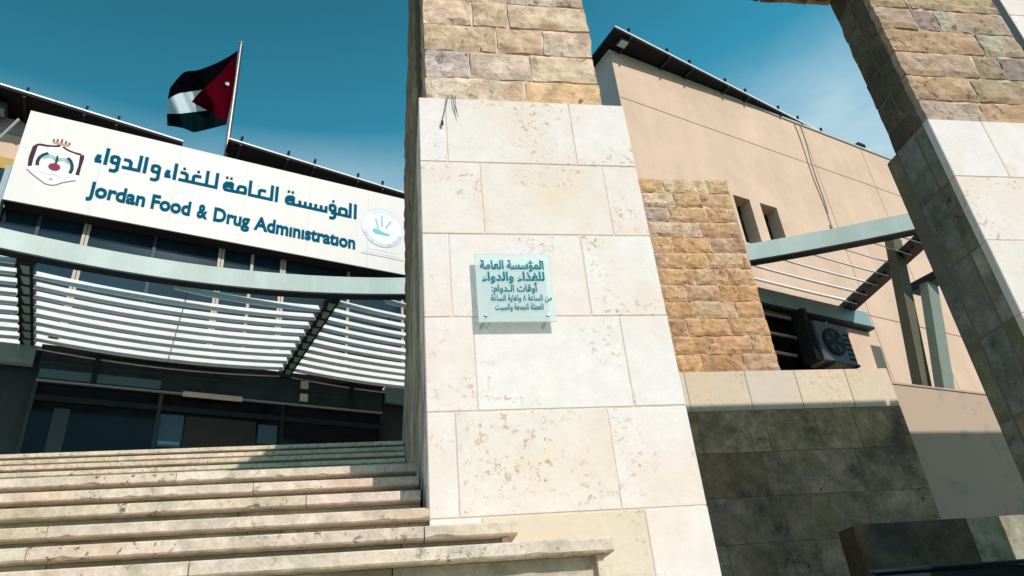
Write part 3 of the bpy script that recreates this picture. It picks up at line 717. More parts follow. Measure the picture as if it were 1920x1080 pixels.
for i, (a, b) in enumerate([(-1.26, 0.57), (0.63, 2.67), (2.73, 4.60)]):
    d = MB().box(a, b, 13.38, 13.395, 2.75, 4.858).make('door', M['glass_door'], vs)
    MB().box(a, b, 13.38, 13.395, 4.952, 5.165).make('transom_pane', M['glass_door'], vs)
MB().box(0.64, 1.02, 13.36, 13.378, 4.22, 4.80).make('blue_panel', M['blue_panel'], vs)  # flat blue panel in front of the door glass
MB().box(0.66, 1.0, 13.352, 13.358, 4.26, 4.32).make('panel_strip', plain('light_blue_strip', (0.10, 0.32, 0.42), 0.5), vs)
MB().box(2.29, 2.63, 13.36, 13.378, 4.40, 4.76).make('blue_panel', M['blue_panel'], vs)
MB().box(1.05, 2.25, 13.36, 13.377, 3.0, 4.80).make('blind', M['brown_blind'], vs)
MB().box(-0.95, -0.72, 13.36, 13.377, 3.0, 4.75).make('blind', plain('grey_blind', (0.025, 0.04, 0.05), 0.5), vs)
pt = thing('security_camera', 'small dark camera on the left corner of the entrance fascia', 'camera', (-1.2, 13.2, 5.8), facade=True)
MB().tube([(-1.19, 13.2, 5.81), (-1.19, 13.2, 5.92)], 0.02).make('stem', M['steel_dark'], pt)
MB().bbox(-1.27, -1.11, 13.08, 13.3, 5.90, 6.02, 0.025).make('body', M['steel_dark'], pt)

# ------------------------------------------------------------------ name board
sg = thing('name_board', 'huge white board with teal Arabic and English lettering, a crest and a round logo', 'sign', (1.6, 13.25, 8.49), facade=True)
SZ0, SZ1, SU0, SU1, SWF = 8.50, 10.615, -2.495, 5.6, 13.25
npan = 6
for i in range(npan):
    a = SU0 + (SU1 - SU0) * i / npan; b = SU0 + (SU1 - SU0) * (i + 1) / npan
    MB().box(a + 0.0012, b - 0.0012, SWF, SWF + 0.03, SZ0, SZ1).make('face_panel', M['sign'], sg)
MB().box(SU0 + 0.02, SU1 - 0.02, SWF + 0.031, 13.60, SZ0 + 0.01, SZ1 - 0.04).make('sign_box', M['sign_dark'], sg)
MB().box(SU0 - 0.10, SU0 - 0.01, SWF + 0.02, 13.60, SZ0 - 0.4, SZ0 + 0.75).make('side_post', M['teal'], sg)

def ribbon(mb, pts, s, y, thick=0.012, ends=True):
    pts = [Vector((p[0], p[1])) for p in pts]
    n = len(pts); lft, rgt = [], []
    for k in range(n):
        if k == 0: d = (pts[1] - pts[0]).normalized(); q = Vector((-d.y, d.x)); L_, p = s / 2, pts[0]
        elif k == n - 1: d = (pts[-1] - pts[-2]).normalized(); q = Vector((-d.y, d.x)); L_, p = s / 2, pts[-1]
        else:
            d1 = (pts[k] - pts[k - 1]).normalized(); d2 = (pts[k + 1] - pts[k]).normalized()
            n1, n2 = Vector((-d1.y, d1.x)), Vector((-d2.y, d2.x))
            q = (n1 + n2)
            if q.length < 1e-4: q = n1
            q.normalize(); L_ = min(s / 2 / max(0.4, q.dot(n1)), s); p = pts[k]
        lft.append(p + q * L_); rgt.append(p - q * L_)
    v = [(p.x, y, p.y) for p in lft] + [(p.x, y, p.y) for p in rgt] + [(p.x, y + thick, p.y) for p in lft] + [(p.x, y + thick, p.y) for p in rgt]
    f = []
    for k in range(n - 1):
        f.append((k, k + 1, n + k + 1, n + k))
        f.append((k, 2 * n + k, 2 * n + k + 1, k + 1))
        f.append((n + k, n + k + 1, 3 * n + k + 1, 3 * n + k))
    f += [(0, n, 3 * n, 2 * n), (n - 1, 3 * n - 1, 4 * n - 1, 2 * n - 1)]
    mb.add(v, f)

zb, s_, top = 9.755, 0.066, 10.13
def word(strokes, dots=()):
    mb = MB(); y = SWF - 0.014
    for k, st_ in enumerate(strokes):
        ribbon(mb, st_, s_, y - 0.0007 * (k % 5), 0.012)
    for (u, z_) in dots:
        mb.box(u - 0.026, u + 0.026, y - 0.004, y + 0.012, z_ - 0.026, z_ + 0.026)
    mb.make('arabic_word', M['letter'], sg)
al = lambda u: [(u, zb - 0.03), (u, top)]
def waw(a, b, base=None):
    c = b - 0.033; d = a + 0.033
    return [[(c, 9.78), (c, 9.93), (c - 0.03, 9.965), (d + 0.03, 9.965), (d, 9.935), (d, 9.84), (d + 0.03, 9.81), (c, 9.81)],
            [(c, 9.82), (c, 9.66), (c - 0.04, 9.615), (d - 0.01, 9.615)]]
def hamza(a, b):
    return [[(b - 0.02, 9.895), (a + 0.045, 9.895), (a + 0.03, 9.83), (b - 0.03, 9.815)], [(b + 0.0, 9.775), (a, 9.765)]]
def teh(a, b):
    c, d = b - 0.033, a + 0.033
    return [[(c, zb), (c, 9.96)], [(c, 9.955), (d + 0.035, 9.93), (d, 9.87), (d, 9.80), (d + 0.03, zb), (c + 0.03, zb)], [(c, 9.86), (d, 9.85)]]
word([al(3.951), [(3.835, top), (3.835, zb), (3.40, zb)], [(3.745, zb), (3.745, 9.90), (3.715, 9.93), (3.62, 9.93), (3.59, 9.90), (3.59, zb)]] + waw(3.341, 3.52), [(3.44, 10.075)])
word([[(3.285, 9.90), (3.285, zb), (2.56, zb)]] + [[(u, zb), (u, 9.89)] for u in (3.173, 3.052, 2.938, 2.822, 2.704)] + teh(2.379, 2.595), [(2.45, 10.07), (2.535, 10.07)])
word([al(2.201), [(2.099, top), (2.099, zb), (1.643, zb), (1.643, top)], [(1.84, zb), (1.84, 9.91), (1.87, 9.94), (1.975, 9.94)]])
word([[(1.555, zb), (1.555, 9.88), (1.53, 9.92), (1.44, 9.92), (1.41, 9.88), (1.39, zb)], [(1.575, zb + 0.012), (1.28, zb)]] + teh(1.097, 1.319), [(1.165, 10.07), (1.25, 10.07)])
word([[(0.97, top), (0.97, zb), (0.248, zb)], [(0.78, zb), (0.78, top)], [(0.525, zb), (0.525, 9.90), (0.555, 9.935), (0.67, 9.935)], [(0.40, zb), (0.40, 9.90), (0.36, 9.94), (0.265, 9.94)], al(0.169)] + hamza(-0.015, 0.103), [(0.60, 10.05), (0.33, 10.05)])
word(waw(-0.281, -0.092))
word([al(-0.38), [(-0.483, top), (-0.483, zb), (-0.786, zb)], [(-0.64, zb), (-0.64, 9.90), (-0.68, 9.945), (-0.775, 9.945)]] + waw(-1.011, -0.826) + [al(-1.075)] + hamza(-1.261, -1.143))

def text_mesh(s, bold=0.0):
    c = bpy.data.curves.new('lettering', 'FONT'); c.body = s; c.size = 1; c.offset = bold; c.resolution_u = 4; c.extrude = 0.02
    o = bpy.data.objects.new('lettering', c); C.objects.link(o)
    dg = bpy.context.evaluated_depsgraph_get()
    me = bpy.data.meshes.new_from_object(o.evaluated_get(dg))
    bpy.data.objects.remove(o)
    return [v.co.copy() for v in me.vertices], [tuple(p.vertices) for p in me.polygons]
def put_text(name_, s, u0, u1, zbase, scale, y, mat, fr, bold=0.0, thick=0.01, capref=None, parent=None):
    vs_, fs_ = text_mesh(s, bold)
    x0, x1 = min(v.x for v in vs_), max(v.x for v in vs_)
    sx = (u1 - u0) / (x1 - x0) if u1 is not None else scale
    out_ = [(u0 + (v.x - x0) * sx, y + (0.0 if v.z > 0 else thick), zbase + v.y * scale) for v in vs_]
    return link(name_, out_, fs_, mat, fr, parent)
ES = 0.335 / 0.73
for wd_, a, b in (('Jordan', -1.253, -0.258), ('Food', -0.151, 0.567), ('&', 0.689, 0.894), ('Drug', 1.006, 1.717)):
    put_text('english_word', wd_, a, b, 8.935 if wd_ != 'Drug' else 8.93, ES, SWF - 0.014, M['letter'], sg, bold=0.034)
put_text('english_word', 'Adm\u0131n\u0131strat\u0131on', 1.804, 3.972, 8.92, ES, SWF - 0.014, M['letter'], sg, bold=0.034)

# crest
cw = thing('royal_crest', 'painted crest with copper crown, maroon mantle, teal wings and crimson globe', 'crest', (-1.86, 13.24, 9.0), facade=True)
def flat(name_, pts, mat, y, th=0.004):
    return MB().prism(pts, 'y', y, y + th).make(name_, mat, cw)
SH = [(-2.234, 9.771), (-2.238, 9.532), (-2.23, 9.326), (-2.275, 9.255), (-2.199, 9.181), (-2.062, 9.08), (-1.93, 9.004), (-1.838, 8.996), (-1.755, 9.028), (-1.68, 9.107), (-1.479, 9.209), (-1.443, 9.311), (-1.464, 9.569), (-1.493, 9.775), (-1.716, 9.855), (-1.837, 9.898), (-2.014, 9.855)]
flat('shield', SH[::-1], M['shield'], SWF - 0.006)
def line(name_, pts, wd_, mat, y):
    mb = MB(); ribbon(mb, pts, wd_, y, 0.004); return mb.make(name_, mat, cw)
line('lower_outline', [(-2.273, 9.246), (-2.198, 9.178), (-2.062, 9.08), (-1.938, 9.003), (-1.838, 8.994), (-1.763, 9.025), (-1.679, 9.103), (-1.563, 9.166), (-1.479, 9.209)], 0.018, M['line'], SWF - 0.010)
line('mantle_edge', [(-2.24, 9.835), (-2.189, 9.862), (-2.06, 9.868), (-1.949, 9.895), (-1.87, 9.935)], 0.036, M['maroon'], SWF - 0.011)
line('mantle_edge', [(-1.82, 9.925), (-1.77, 9.885), (-1.718, 9.862), (-1.62, 9.838), (-1.50, 9.838)], 0.036, M['maroon'], SWF - 0.011)
flat('mantle_drape', [(-2.29, 9.78), (-2.30, 9.52), (-2.278, 9.325), (-2.215, 9.335), (-2.222, 9.51), (-2.215, 9.80), (-2.24, 9.85)][::-1], M['maroon'], SWF - 0.0105)
flat('mantle_drape', [(-1.516, 9.80), (-1.499, 9.559), (-1.510, 9.339), (-1.445, 9.335), (-1.447, 9.547), (-1.437, 9.77), (-1.46, 9.845)], M['maroon'], SWF - 0.0105)
line('wing', [(-2.135, 9.37), (-2.150, 9.46), (-2.135, 9.56), (-2.09, 9.64), (-2.02, 9.70)], 0.060, M['wing'], SWF - 0.0102)
line('wing', [(-1.60, 9.34), (-1.585, 9.44), (-1.60, 9.54), (-1.64, 9.63), (-1.70, 9.69)], 0.060, M['wing'], SWF - 0.0102)
for dz in (0.0, -0.045):
    line('wing_inner', [(-2.08, 9.60 + dz), (-2.0, 9.655 + dz), (-1.93, 9.655 + dz), (-1.875, 9.60 + dz)], 0.030, M['wing_pale'], SWF - 0.0098 + dz * 0.01)
    line('wing_inner', [(-1.845, 9.60 + dz), (-1.79, 9.645 + dz), (-1.72, 9.645 + dz), (-1.655, 9.59 + dz)], 0.030, M['wing_pale'], SWF - 0.0098 + dz * 0.01)
flat('eagle_body', [(-1.883, 9.66), (-1.862, 9.71), (-1.838, 9.62), (-1.842, 9.50), (-1.88, 9.50)][::-1], M['wing'], SWF - 0.0112)
flat('globe', [(-1.868 + 0.098 * math.cos(t * math.pi / 12), 9.413 + 0.088 * math.sin(t * math.pi / 12)) for t in range(24)], M['globe'], SWF - 0.0108)
for x_ in (-1.995, -1.935, -1.865, -1.795, -1.735):
    flat('crown_point', [(x_ - 0.02, 10.0), (x_ + 0.02, 10.0), (x_ + 0.014, 10.10 - abs(x_ + 1.865) * 0.3), (x_ - 0.014, 10.10 - abs(x_ + 1.865) * 0.3)], M['crown'], SWF - 0.006)
flat('crown_band', [(-1.99, 9.955), (-1.74, 9.955), (-1.715, 10.0), (-2.015, 10.0)], plain('pale_copper_paint', (0.50, 0.26, 0.16), 0.6), SWF - 0.006)
line('ribbon', [(-2.097, 9.249), (-1.955, 9.214), (-1.816, 9.241), (-1.698, 9.198), (-1.581, 9.258)], 0.016, M['gold_line'], SWF - 0.010)
flat('star', [(-1.869 + (0.045 if k % 2 else 0.025) * math.cos(k * math.pi / 7), 9.123 + (0.045 if k % 2 else 0.025) * math.sin(k * math.pi / 7)) for k in range(14)], plain('grey_blue_paint', (0.35, 0.40, 0.50), 0.6), SWF - 0.010)

# round logo
lg = thing('round_logo', 'pale round logo with a teal hand and a ring of letters', 'logo', (4.59, 13.24, 9.0), facade=True)
cx, cz, R0 = 4.60, 9.64, 0.50
MB().prism([(cx + R0 * math.cos(t * math.pi / 24), cz + (R0 + .03) * math.sin(t * math.pi / 24)) for t in range(48)], 'y', SWF - 0.006, SWF - 0.001).make('disc', M['disc'], lg)
mb = MB(); ribbon(mb, [(cx + (R0 - .01) * math.cos(t * math.pi / 24), cz + (R0 + .02) * math.sin(t * math.pi / 24)) for t in range(49)], 0.016, SWF - 0.010, 0.003); mb.make('ring', M['pale_ink'], lg)
ring = 'JORDAN FOOD & DRUG ADMINISTRATION'
mb = MB()
for k, ch in enumerate(ring):
    if ch == ' ': continue
    t = math.radians(200 + 140 * k / (len(ring) - 1))
    vs_, fs_ = text_mesh(ch, 0.01)
    cxm = sum(v.x for v in vs_) / len(vs_)
    pos = Vector((cx + (R0 - 0.06) * math.cos(t), cz + (R0 - 0.03) * math.sin(t)))
    rot = t + math.pi / 2
    for_v = []
    for v in vs_:
        a, b = (v.x - cxm) * 0.10, (v.y - 0.36) * 0.11
        for_v.append((pos.x + a * math.cos(rot) - b * math.sin(rot), SWF - 0.009 + (0 if v.z > 0 else 0.003), pos.y + a * math.sin(rot) + b * math.cos(rot)))
    mb.add(for_v, fs_)
mb.make('ring_lettering', M['pale_ink'], lg)
mb = MB(); ribbon(mb, [(cx - 0.30, cz + 0.33), (cx - 0.18, cz + 0.42), (cx, cz + 0.455), (cx + 0.18, cz + 0.42), (cx + 0.30, cz + 0.33)], 0.05, SWF - 0.009, 0.003); mb.make('arabic_band', plain('faint_ink', (0.55, 0.62, 0.70), 0.5), lg)
mb = MB()
for (p, q) in (((4.50, 9.60), (4.44, 9.86)), ((4.59, 9.66), (4.58, 9.98)), ((4.68, 9.64), (4.80, 9.88))): ribbon(mb, [p, q], 0.05, SWF - 0.010, 0.003)
mb.make('fingers', plain('grey_teal_paint', (0.30, 0.46, 0.44), 0.5), lg)
MB().prism([(4.36, 9.52), (4.42, 9.44), (4.74, 9.44), (4.80, 9.50), (4.62, 9.52), (4.50, 9.58), (4.40, 9.58)], 'y', SWF - 0.010, SWF - 0.007).make('palm', M['aqua'], lg)
put_text('caption', 'JORDAN F.D.A', 4.29, 4.97, 9.0, 0.075, SWF - 0.006, M['pale_ink'], lg, thick=0.003) if False else None
for z_, wd_ in ((9.02, 0.34), (8.93, 0.42)):
    MB().box(cx - wd_, cx + wd_, SWF - 0.005, SWF - 0.001, z_ - 0.018, z_ + 0.018).make('caption_strip', plain('caption_ink', (0.58, 0.62, 0.70), 0.5), lg)
MB().box(4.10, 5.15, SWF - 0.005, SWF - 0.001, 8.85, 8.862).make('rule', M['line'], lg)

# ------------------------------------------------------------------ flag and pole
fp = thing('flagpole', 'slim grey flagpole standing behind the name board', 'flagpole', (1.13, 13.9, 10.7), facade=True)
MB().tube([(1.125, 13.9, 10.70), (1.12, 13.9, 12.5), (1.11, 13.9, 14.78)], [0.05, 0.042, 0.032], 12).make('pole', M['pole'], fp)
MB().tube([(1.11, 13.9, 14.78), (1.11, 13.9, 14.80), (1.11, 13.9, 14.84)], [0.05, 0.055, 0.03], 12).make('cap', M['chrome'], fp)
for z_ in (14.5, 13.2, 12.1):
    MB().tube([(1.07, 13.9, z_), (1.155, 13.9, z_)], 0.012, 6).make('clip', M['steel_dark'], fp)
MB().tube([(1.155, 13.88, 10.9), (1.165, 13.88, 13.0), (1.15, 13.88, 14.7)], 0.008, 5).make('halyard', M['steel_dark'], fp)
fg = thing('flag', 'black, white and green flag with a red triangle, flying to the left of its pole', 'flag', (1.05, 13.9, 12.07), facade=True)
TOPc = [(1.058, 14.503), (0.878, 14.219), (0.599, 13.848), (0.263, 13.496), (0.001, 13.325), (-0.125, 13.068), (-0.244, 12.71)]
B1 = [(1.078, 13.70), (0.80, 13.30), (0.526, 13.00), (0.28, 12.83), (0.10, 12.71), (-0.06, 12.60), (-0.245, 12.36)]
B2 = [(1.08, 12.90), (0.90, 12.66), (0.70, 12.40), (0.45, 12.26), (0.24, 12.14), (0.03, 12.03), (-0.20, 11.94)]
BOT = [(1.048, 12.072), (0.828, 11.906), (0.632, 11.764), (0.399, 11.612), (0.228, 11.641), (0.06, 11.642), (-0.15, 11.609)]
def samp(cv, t):
    x = t * (len(cv) - 1); i = min(int(x), len(cv) - 2); f = x - i
    p0, p1, p2, p3 = cv[max(i - 1, 0)], cv[i], cv[i + 1], cv[min(i + 2, len(cv) - 1)]
    o = []
    for k in (0, 1):
        o.append(0.5 * ((2 * p1[k]) + (-p0[k] + p2[k]) * f + (2 * p0[k] - 5 * p1[k] + 4 * p2[k] - p3[k]) * f * f + (-p0[k] + 3 * p1[k] - 3 * p2[k] + p3[k]) * f ** 3))
    return o
def flag_pt(s, v):
    cs = [TOPc, B1, B2, BOT]
    x = v * 3; i = min(int(x), 2); f = x - i
    a, b = samp(cs[i], s), samp(cs[i + 1], s)
    u, z_ = a[0] + (b[0] - a[0]) * f, a[1] + (b[1] - a[1]) * f
    wv = 0.10 * math.sin(s * 9 + v * 2.5) * min(1, s * 2.5) + 0.05 * math.sin(s * 17 + v * 5) * s + 0.25 * s * s
    wv = 0.16 * math.sin(s * 11 + v * 3.0) * min(1, s * 3) + 0.06 * math.sin(s * 23 + v * 7) * min(1, s * 2) + 1.3 * s
    k = (13.9 + wv) / 13.9
    return (u * k, 13.9 + wv, z_ * k)
def cloth(name_, regions, mat, m_=10):
    v, f = [], []
    for s0, s1, n, vf in regions:
        base = len(v)
        for i in range(n + 1):
            s = s0 + (s1 - s0) * i / n
            v0, v1 = vf(s)
            v += [flag_pt(s, v0 + (v1 - v0) * j / m_) for j in range(m_ + 1)]
        for i in range(n):
            for j in range(m_):
                a = base + i * (m_ + 1) + j
                f.append((a, a + 1, a + m_ + 2, a + m_ + 1))
    nb = len(v)
    v += [(p[0], p[1] + 0.003, p[2]) for p in v]
    f += [tuple(nb + k for k in q[::-1]) for q in f]
    return link(name_, v, f, mat, fg, smooth=True)
TR = 0.60; tri = lambda s: 0.5 * s / TR
cloth('black_band', [(0.0, 0.4, 22, lambda s: (0, tri(s))), (0.4, 1, 30, lambda s: (0, 1 / 3))], M['black_cloth'])
cloth('green_band', [(0.0, 0.4, 22, lambda s: (1 - tri(s), 1)), (0.4, 1, 30, lambda s: (2 / 3, 1))], M['green_cloth'])
cloth('white_band', [(0.4, TR, 12, lambda s: (1 / 3, tri(s))), (0.4, TR, 12, lambda s: (1 - tri(s), 2 / 3)), (TR, 1, 22, lambda s: (1 / 3, 2 / 3))], M['white_cloth'])
cloth('red_triangle', [(0, TR, 34, lambda s: (tri(s), 1 - tri(s)))], M['red_cloth'])
sc_ = flag_pt(0.10, 0.42)
MB().prism([(sc_[0] + (0.075 if k % 2 else 0.035) * math.cos(k * math.pi / 7), sc_[2] + (0.075 if k % 2 else 0.035) * math.sin(k * math.pi / 7)) for k in range(14)], 'y', sc_[1] - 0.03, sc_[1] - 0.022).make('star', M['white_cloth'], fg)

# ------------------------------------------------------------------ right building
rb = thing('side_building', 'tall beige plastered wing with two narrow windows, right of the gateway', 'building', (16, 8, -0.6), facade=True)
W0, ZT = 7.47, 10.69
R = MB()
R.box(7.17, 34, W0, 12, 5.86, 6.85)
R.box(7.17, 9.50, W0, 12, 6.851, 7.93); R.box(9.93, 10.20, W0, 12, 6.851, 7.93); R.box(10.66, 34, W0, 12, 6.851, 7.93)
R.box(7.17, 34, W0, 12, 7.931, 9.525); R.box(7.17, 34, W0, 12, 9.545, ZT)
R.box(7.17, 9.0, W0, 12, 4.2, 5.84); R.box(10.75, 34, W0, 12, 4.2, 5.84); R.box(9.001, 10.749, W0, 12, 5.5, 5.84)
R.box(7.17, 34, W0, 12, -0.6, 4.199)
R.make('wall', M['plaster'], rb)
MB().box(7.2, 34, W0 + 0.012, 12, 5.841, 5.859).make('groove', M['groove'], rb)
MB().box(7.2, 34, W0 + 0.012, 12, 9.526, 9.544).make('groove', M['groove'], rb)
MB().box(7.165, 7.19, W0 + 0.003, 13.8, 2.0, ZT).make('end_wall', M['plaster_grey'], rb)
MB().box(7.13, 34, W0 - 0.03, 12.05, ZT + 0.001, ZT + 0.05).make('coping', M['coping'], rb)
for u in (12.42, 14.45, 17.2, 22.0):
    MB().box(u, u + 0.014, W0 - 0.004, W0 + 0.01, 4.2, ZT - 0.02).make('expansion_joint', M['groove'], rb)
for (a, b, z0, z1) in ((9.50, 9.93, 6.851, 7.93), (10.20, 10.66, 6.851, 7.93)):
    wn = MB().box(a, b, W0 + 0.30, W0 + 0.32, z0, z1).make('window', M['glass_door'], rb)
    MB().box(a, b, W0 + 0.26, W0 + 0.298, z0 + 0.001, z0 + 0.04).make('frame', M['steel_dark'], rb, wn)
    MB().box(b - 0.04, b - 0.001, W0 + 0.26, W0 + 0.298, z0 + 0.042, z1 - 0.001).make('frame', M['steel_dark'], rb, wn)
lwn = MB().box(9.001, 10.749, W0 + 0.22, W0 + 0.24, 4.2, 5.5).make('window', M['recess'], rb)  # near-black inset panel crossed by tan bars
for (z_, b) in ((5.40, 10.42), (5.03, 10.42), (4.67, 10.0)):
    MB().box(9.002, b, W0 + 0.02, W0 + 0.06, z_ - 0.02, z_ + 0.02).make('tan_bar', M['tan_frame'], rb, lwn)
roof('roof', rb, [(6.96, 7.0), (13.52, 7.55), (13.52, 10), (6.96, 13.4)], 10.75, [(6.96, 7.0), (13.52, 7.55)],
     [(7.35, 7.06), (8.36, 7.15), (8.99, 7.2), (10.04, 7.29), (10.67, 7.34), (11.76, 7.43), (12.45, 7.49), (13.3, 7.56)])
sl2 = thing('soffit_lamp', 'small square lamp under the corner of the right roof', 'light', (7.27, 7.22, 10.7), facade=True)
MB().bbox(7.17, 7.38, 7.10, 7.30, 10.70, 10.747, 0.01).make('housing', M['grey_frame'], sl2)
MB().box(7.19, 7.36, 7.12, 7.28, 10.69, 10.698).make('lens', plain('soffit_lens', (0.35, 0.50, 0.52), 0.3), sl2)
ds = thing('roof_camera', 'little black and white camera on top of the plastered parapet', 'camera', (14.75, 7.6, 10.74), facade=True)
MB().tube([(14.75, 7.6, 10.74), (14.75, 7.6, 10.90)], 0.02, 8).make('stem', M['steel_dark'], ds)
MB().bbox(14.55, 14.82, 7.5, 7.68, 10.88, 10.98, 0.02).make('body', M['steel_dark'], ds)
MB().bbox(14.90, 15.02, 7.52, 7.64, 10.74, 10.90, 0.02).make('base_box', M['white_metal'], ds)
wr = thing('wall_cable', 'thin dark cables hanging down the beige wall from its parapet', 'cable', (12.3, 7.44, 7.9), facade=True)
def hang(u0, z0, u1, z1, r=0.007):
    return [(u0 + (u1 - u0) * t + 0.02 * math.sin(t * 9), W0 - 0.012, z0 + (z1 - z0) * t) for t in [k / 10 for k in range(11)]]
MB().tube(hang(12.20, 10.68, 12.20, 7.9), 0.010, 5).make('cable', M['groove'], wr)
MB().tube(hang(12.40, 10.68, 12.24, 8.2), 0.010, 5).make('cable', M['groove'], wr)
MB().bbox(12.15, 12.21, W0 - 0.04, W0 - 0.005, 7.82, 7.90, 0.01).make('junction', M['groove'], wr)

# air conditioner
ac = thing('air_conditioner', 'dark outdoor air conditioner unit with a round fan hung on the wall under the canopy', 'air conditioner', (10.3, 7.1, 4.25), facade=True)
body = MB().bbox(9.98, 10.80, 6.98, 7.32, 4.36, 5.10, 0.02).make('casing', M['ac'], ac)
MB().prism([(10.33 + 0.25 * math.cos(t * math.pi / 12), 4.74 + 0.25 * math.sin(t * math.pi / 12)) for t in range(24)], 'y', 6.955, 6.978).make('fan_ring', M['ac_dark'], ac)
for r_ in (0.08, 0.14, 0.20):
    mb = MB(); ribbon(mb, [(10.33 + r_ * math.cos(t * math.pi / 12), 4.74 + r_ * math.sin(t * math.pi / 12)) for t in range(25)], 0.008, 6.948, 0.006); mb.make('grille_ring', M['grey_frame'], ac)
for k in range(5):
    t = k * 2 * math.pi / 5
    MB().prism([(10.33 + 0.03 * math.cos(t), 4.74 + 0.03 * math.sin(t)), (10.33 + 0.2 * math.cos(t), 4.74 + 0.2 * math.sin(t)), (10.33 + 0.2 * math.cos(t + .6), 4.74 + 0.2 * math.sin(t + .6))], 'y', 6.950, 6.954).make('fan_blade', M['grey_frame'], ac)
for k in range(6):
    MB().box(10.62, 10.77, 6.972, 6.979, 4.45 + k * 0.09, 4.49 + k * 0.09).make('vent_slot', M['ac_dark'], ac)
for u in (10.08, 10.66):
    MB().box(u, u + 0.04, 6.9, 7.468, 4.30, 4.345).make('bracket', M['steel_dark'], ac)
MB().box(9.86, 9.97, 7.05, 7.3, 4.4, 5.35).make('side_cover', M['ac_dark'], ac)
MB().tube([(10.80, 7.2, 4.8), (10.95, 7.3, 4.9), (10.98, 7.44, 5.3), (10.95, 7.44, 5.7)], 0.018, 8).make('hose', M['white_metal'], ac)

# ------------------------------------------------------------------ pergola canopy
pg = thing('pergola_canopy', 'curved pale teal steel beam carrying white louvre slats over the entrance', 'canopy', (2.0, 12.0, 5.6), facade=True)
bu = np.array([-5.0, -3.2, -1.81, -.84, .15, 1.12, 1.58, 2.82, 3.73, 8.63, 9.5, 10.37, 12.0])
bw_ = np.array([9.75, 10.1, 10.3, 10.41, 10.43, 10.38, 10.3, 9.96, 9.67, 6.76, 5.96, 5.1, 3.4])
pc = np.polyfit(bu, bw_, 5)
BW = lambda u: float(np.polyval(pc, u))
Z_C = 5.80
n = 60; v, f = [], []
prof = [(-0.09, 0.0), (0.09, 0.0), (0.09, 0.025), (0.05, 0.03), (0.05, 0.27), (0.09, 0.275), (0.09, 0.30), (-0.09, 0.30), (-0.09, 0.27)]
for i in range(n + 1):
    u = -5.5 + 18.0 * i / n
    d = Vector((1, (BW(u + .01) - BW(u - .01)) / .02)).normalized(); q = Vector((-d.y, d.x))
    for (a, b) in prof: v.append((u + q.x * a, BW(u) + q.y * a, Z_C + b))
k_ = len(prof)
for i in range(n):
    for j in range(k_): f.append((i * k_ + j, (i + 1) * k_ + j, (i + 1) * k_ + (j + 1) % k_, i * k_ + (j + 1) % k_))
f += [tuple(range(k_)), tuple(range(n * k_, (n + 1) * k_))[::-1]]
link('curved_beam', v, f, M['teal_pale'], pg)
v, f = [], []
for i in range(n + 1):
    u = -5.5 + 18.0 * i / n
    d = Vector((1, (BW(u + .01) - BW(u - .01)) / .02)).normalized(); q = Vector((-d.y, d.x))
    for (a, b) in ((-0.085, -0.022), (0.085, -0.022), (0.085, -0.002), (-0.085, -0.002)): v.append((u + q.x * a, BW(u) + q.y * a, Z_C + b))
for i in range(n):
    for j in range(4): f.append((i * 4 + j, (i + 1) * 4 + j, (i + 1) * 4 + (j + 1) % 4, i * 4 + (j + 1) % 4))
link('underside_shade', v, f, M['steel_dark'], pg)  # dark strip paints the shaded underside of the beam
MB().box(7.18, 12.17, 7.34, 7.46, 5.50, 5.80).make('wall_plate', M['teal'], pg)
MB().box(7.18, 12.19, 7.33, 7.465, 5.45, 5.498).make('wall_plate_flange', M['steel_dark'], pg)
MB().box(-5.5, -1.40, 13.30, 13.44, 5.45, 5.78).make('wall_plate', M['teal'], pg)
MB().box(4.72, 7.14, 13.30, 13.44, 5.45, 5.78).make('wall_plate', M['teal'], pg)
WK = [13.42 - 0.312 * k for k in range(28)]
def rafter(p, q, m_teal=True, wd=0.20, ht=0.11):
    p, q = Vector((p[0], p[1], 0)), Vector((q[0], q[1], 0))
    d = (q - p).normalized(); sdv = Vector((d.y, -d.x, 0)); L_ = (q - p).length
    rf = MB().beam((p.x, p.y, Z_C + 0.03), (q.x, q.y, Z_C + 0.03), wd, ht).make('rafter', M['steel_dark'], pg)
    k = 0.12
    while m_teal and k + 0.26 < L_:
        a, b = p + d * k, p + d * (k + 0.22)
        zz = Z_C - 0.028
        v = [a - sdv * 0.055 + Vector((0, 0, zz)), a + sdv * 0.055 + Vector((0, 0, zz)), b + sdv * 0.055 + Vector((0, 0, zz)), b - sdv * 0.02 + Vector((0, 0, zz))]
        v += [x - Vector((0, 0, 0.012)) for x in v]
        link('teal_plate', v, [(0, 1, 2, 3), (7, 6, 5, 4), (0, 4, 5, 1), (1, 5, 6, 2), (2, 6, 7, 3), (3, 7, 4, 0)], M['teal'], pg, rf)  # teal plate on the rafter's dark underside, between slats
        k += 0.312
    for k in range(int(L_ / 0.312)):
        a = p + d * (0.16 + 0.312 * k)
        MB().beam((a.x - sdv.x * 0.12, a.y - sdv.y * 0.12, Z_C - 0.03), (a.x + sdv.x * 0.12, a.y + sdv.y * 0.12, Z_C + 0.06), 0.05, 0.03).make('slat_clip', M['steel_dark'], pg, rf)
    return rf
RAF = [(-1.50, BW(-1.5) + .1, -1.55, 13.42), (2.72, BW(2.72) + .1, 2.70, 13.42), (6.85, BW(6.85) + .1, 6.85, 13.42), (10.70, BW(10.7) + .1, 11.68, 7.45)]
for r_ in RAF: rafter(r_[:2], r_[2:], r_ is not RAF[3], 0.30 if r_ is RAF[3] else 0.20)
rafter((12.30, BW(12.3) + .1), (12.30, 6.45), False, 0.30, 0.16)
def raf_u(i, w_):
    a = RAF[i]; t = (w_ - a[1]) / (a[3] - a[1]); return a[0] + (a[2] - a[0]) * t
SB, STH = 0.305, 0.014
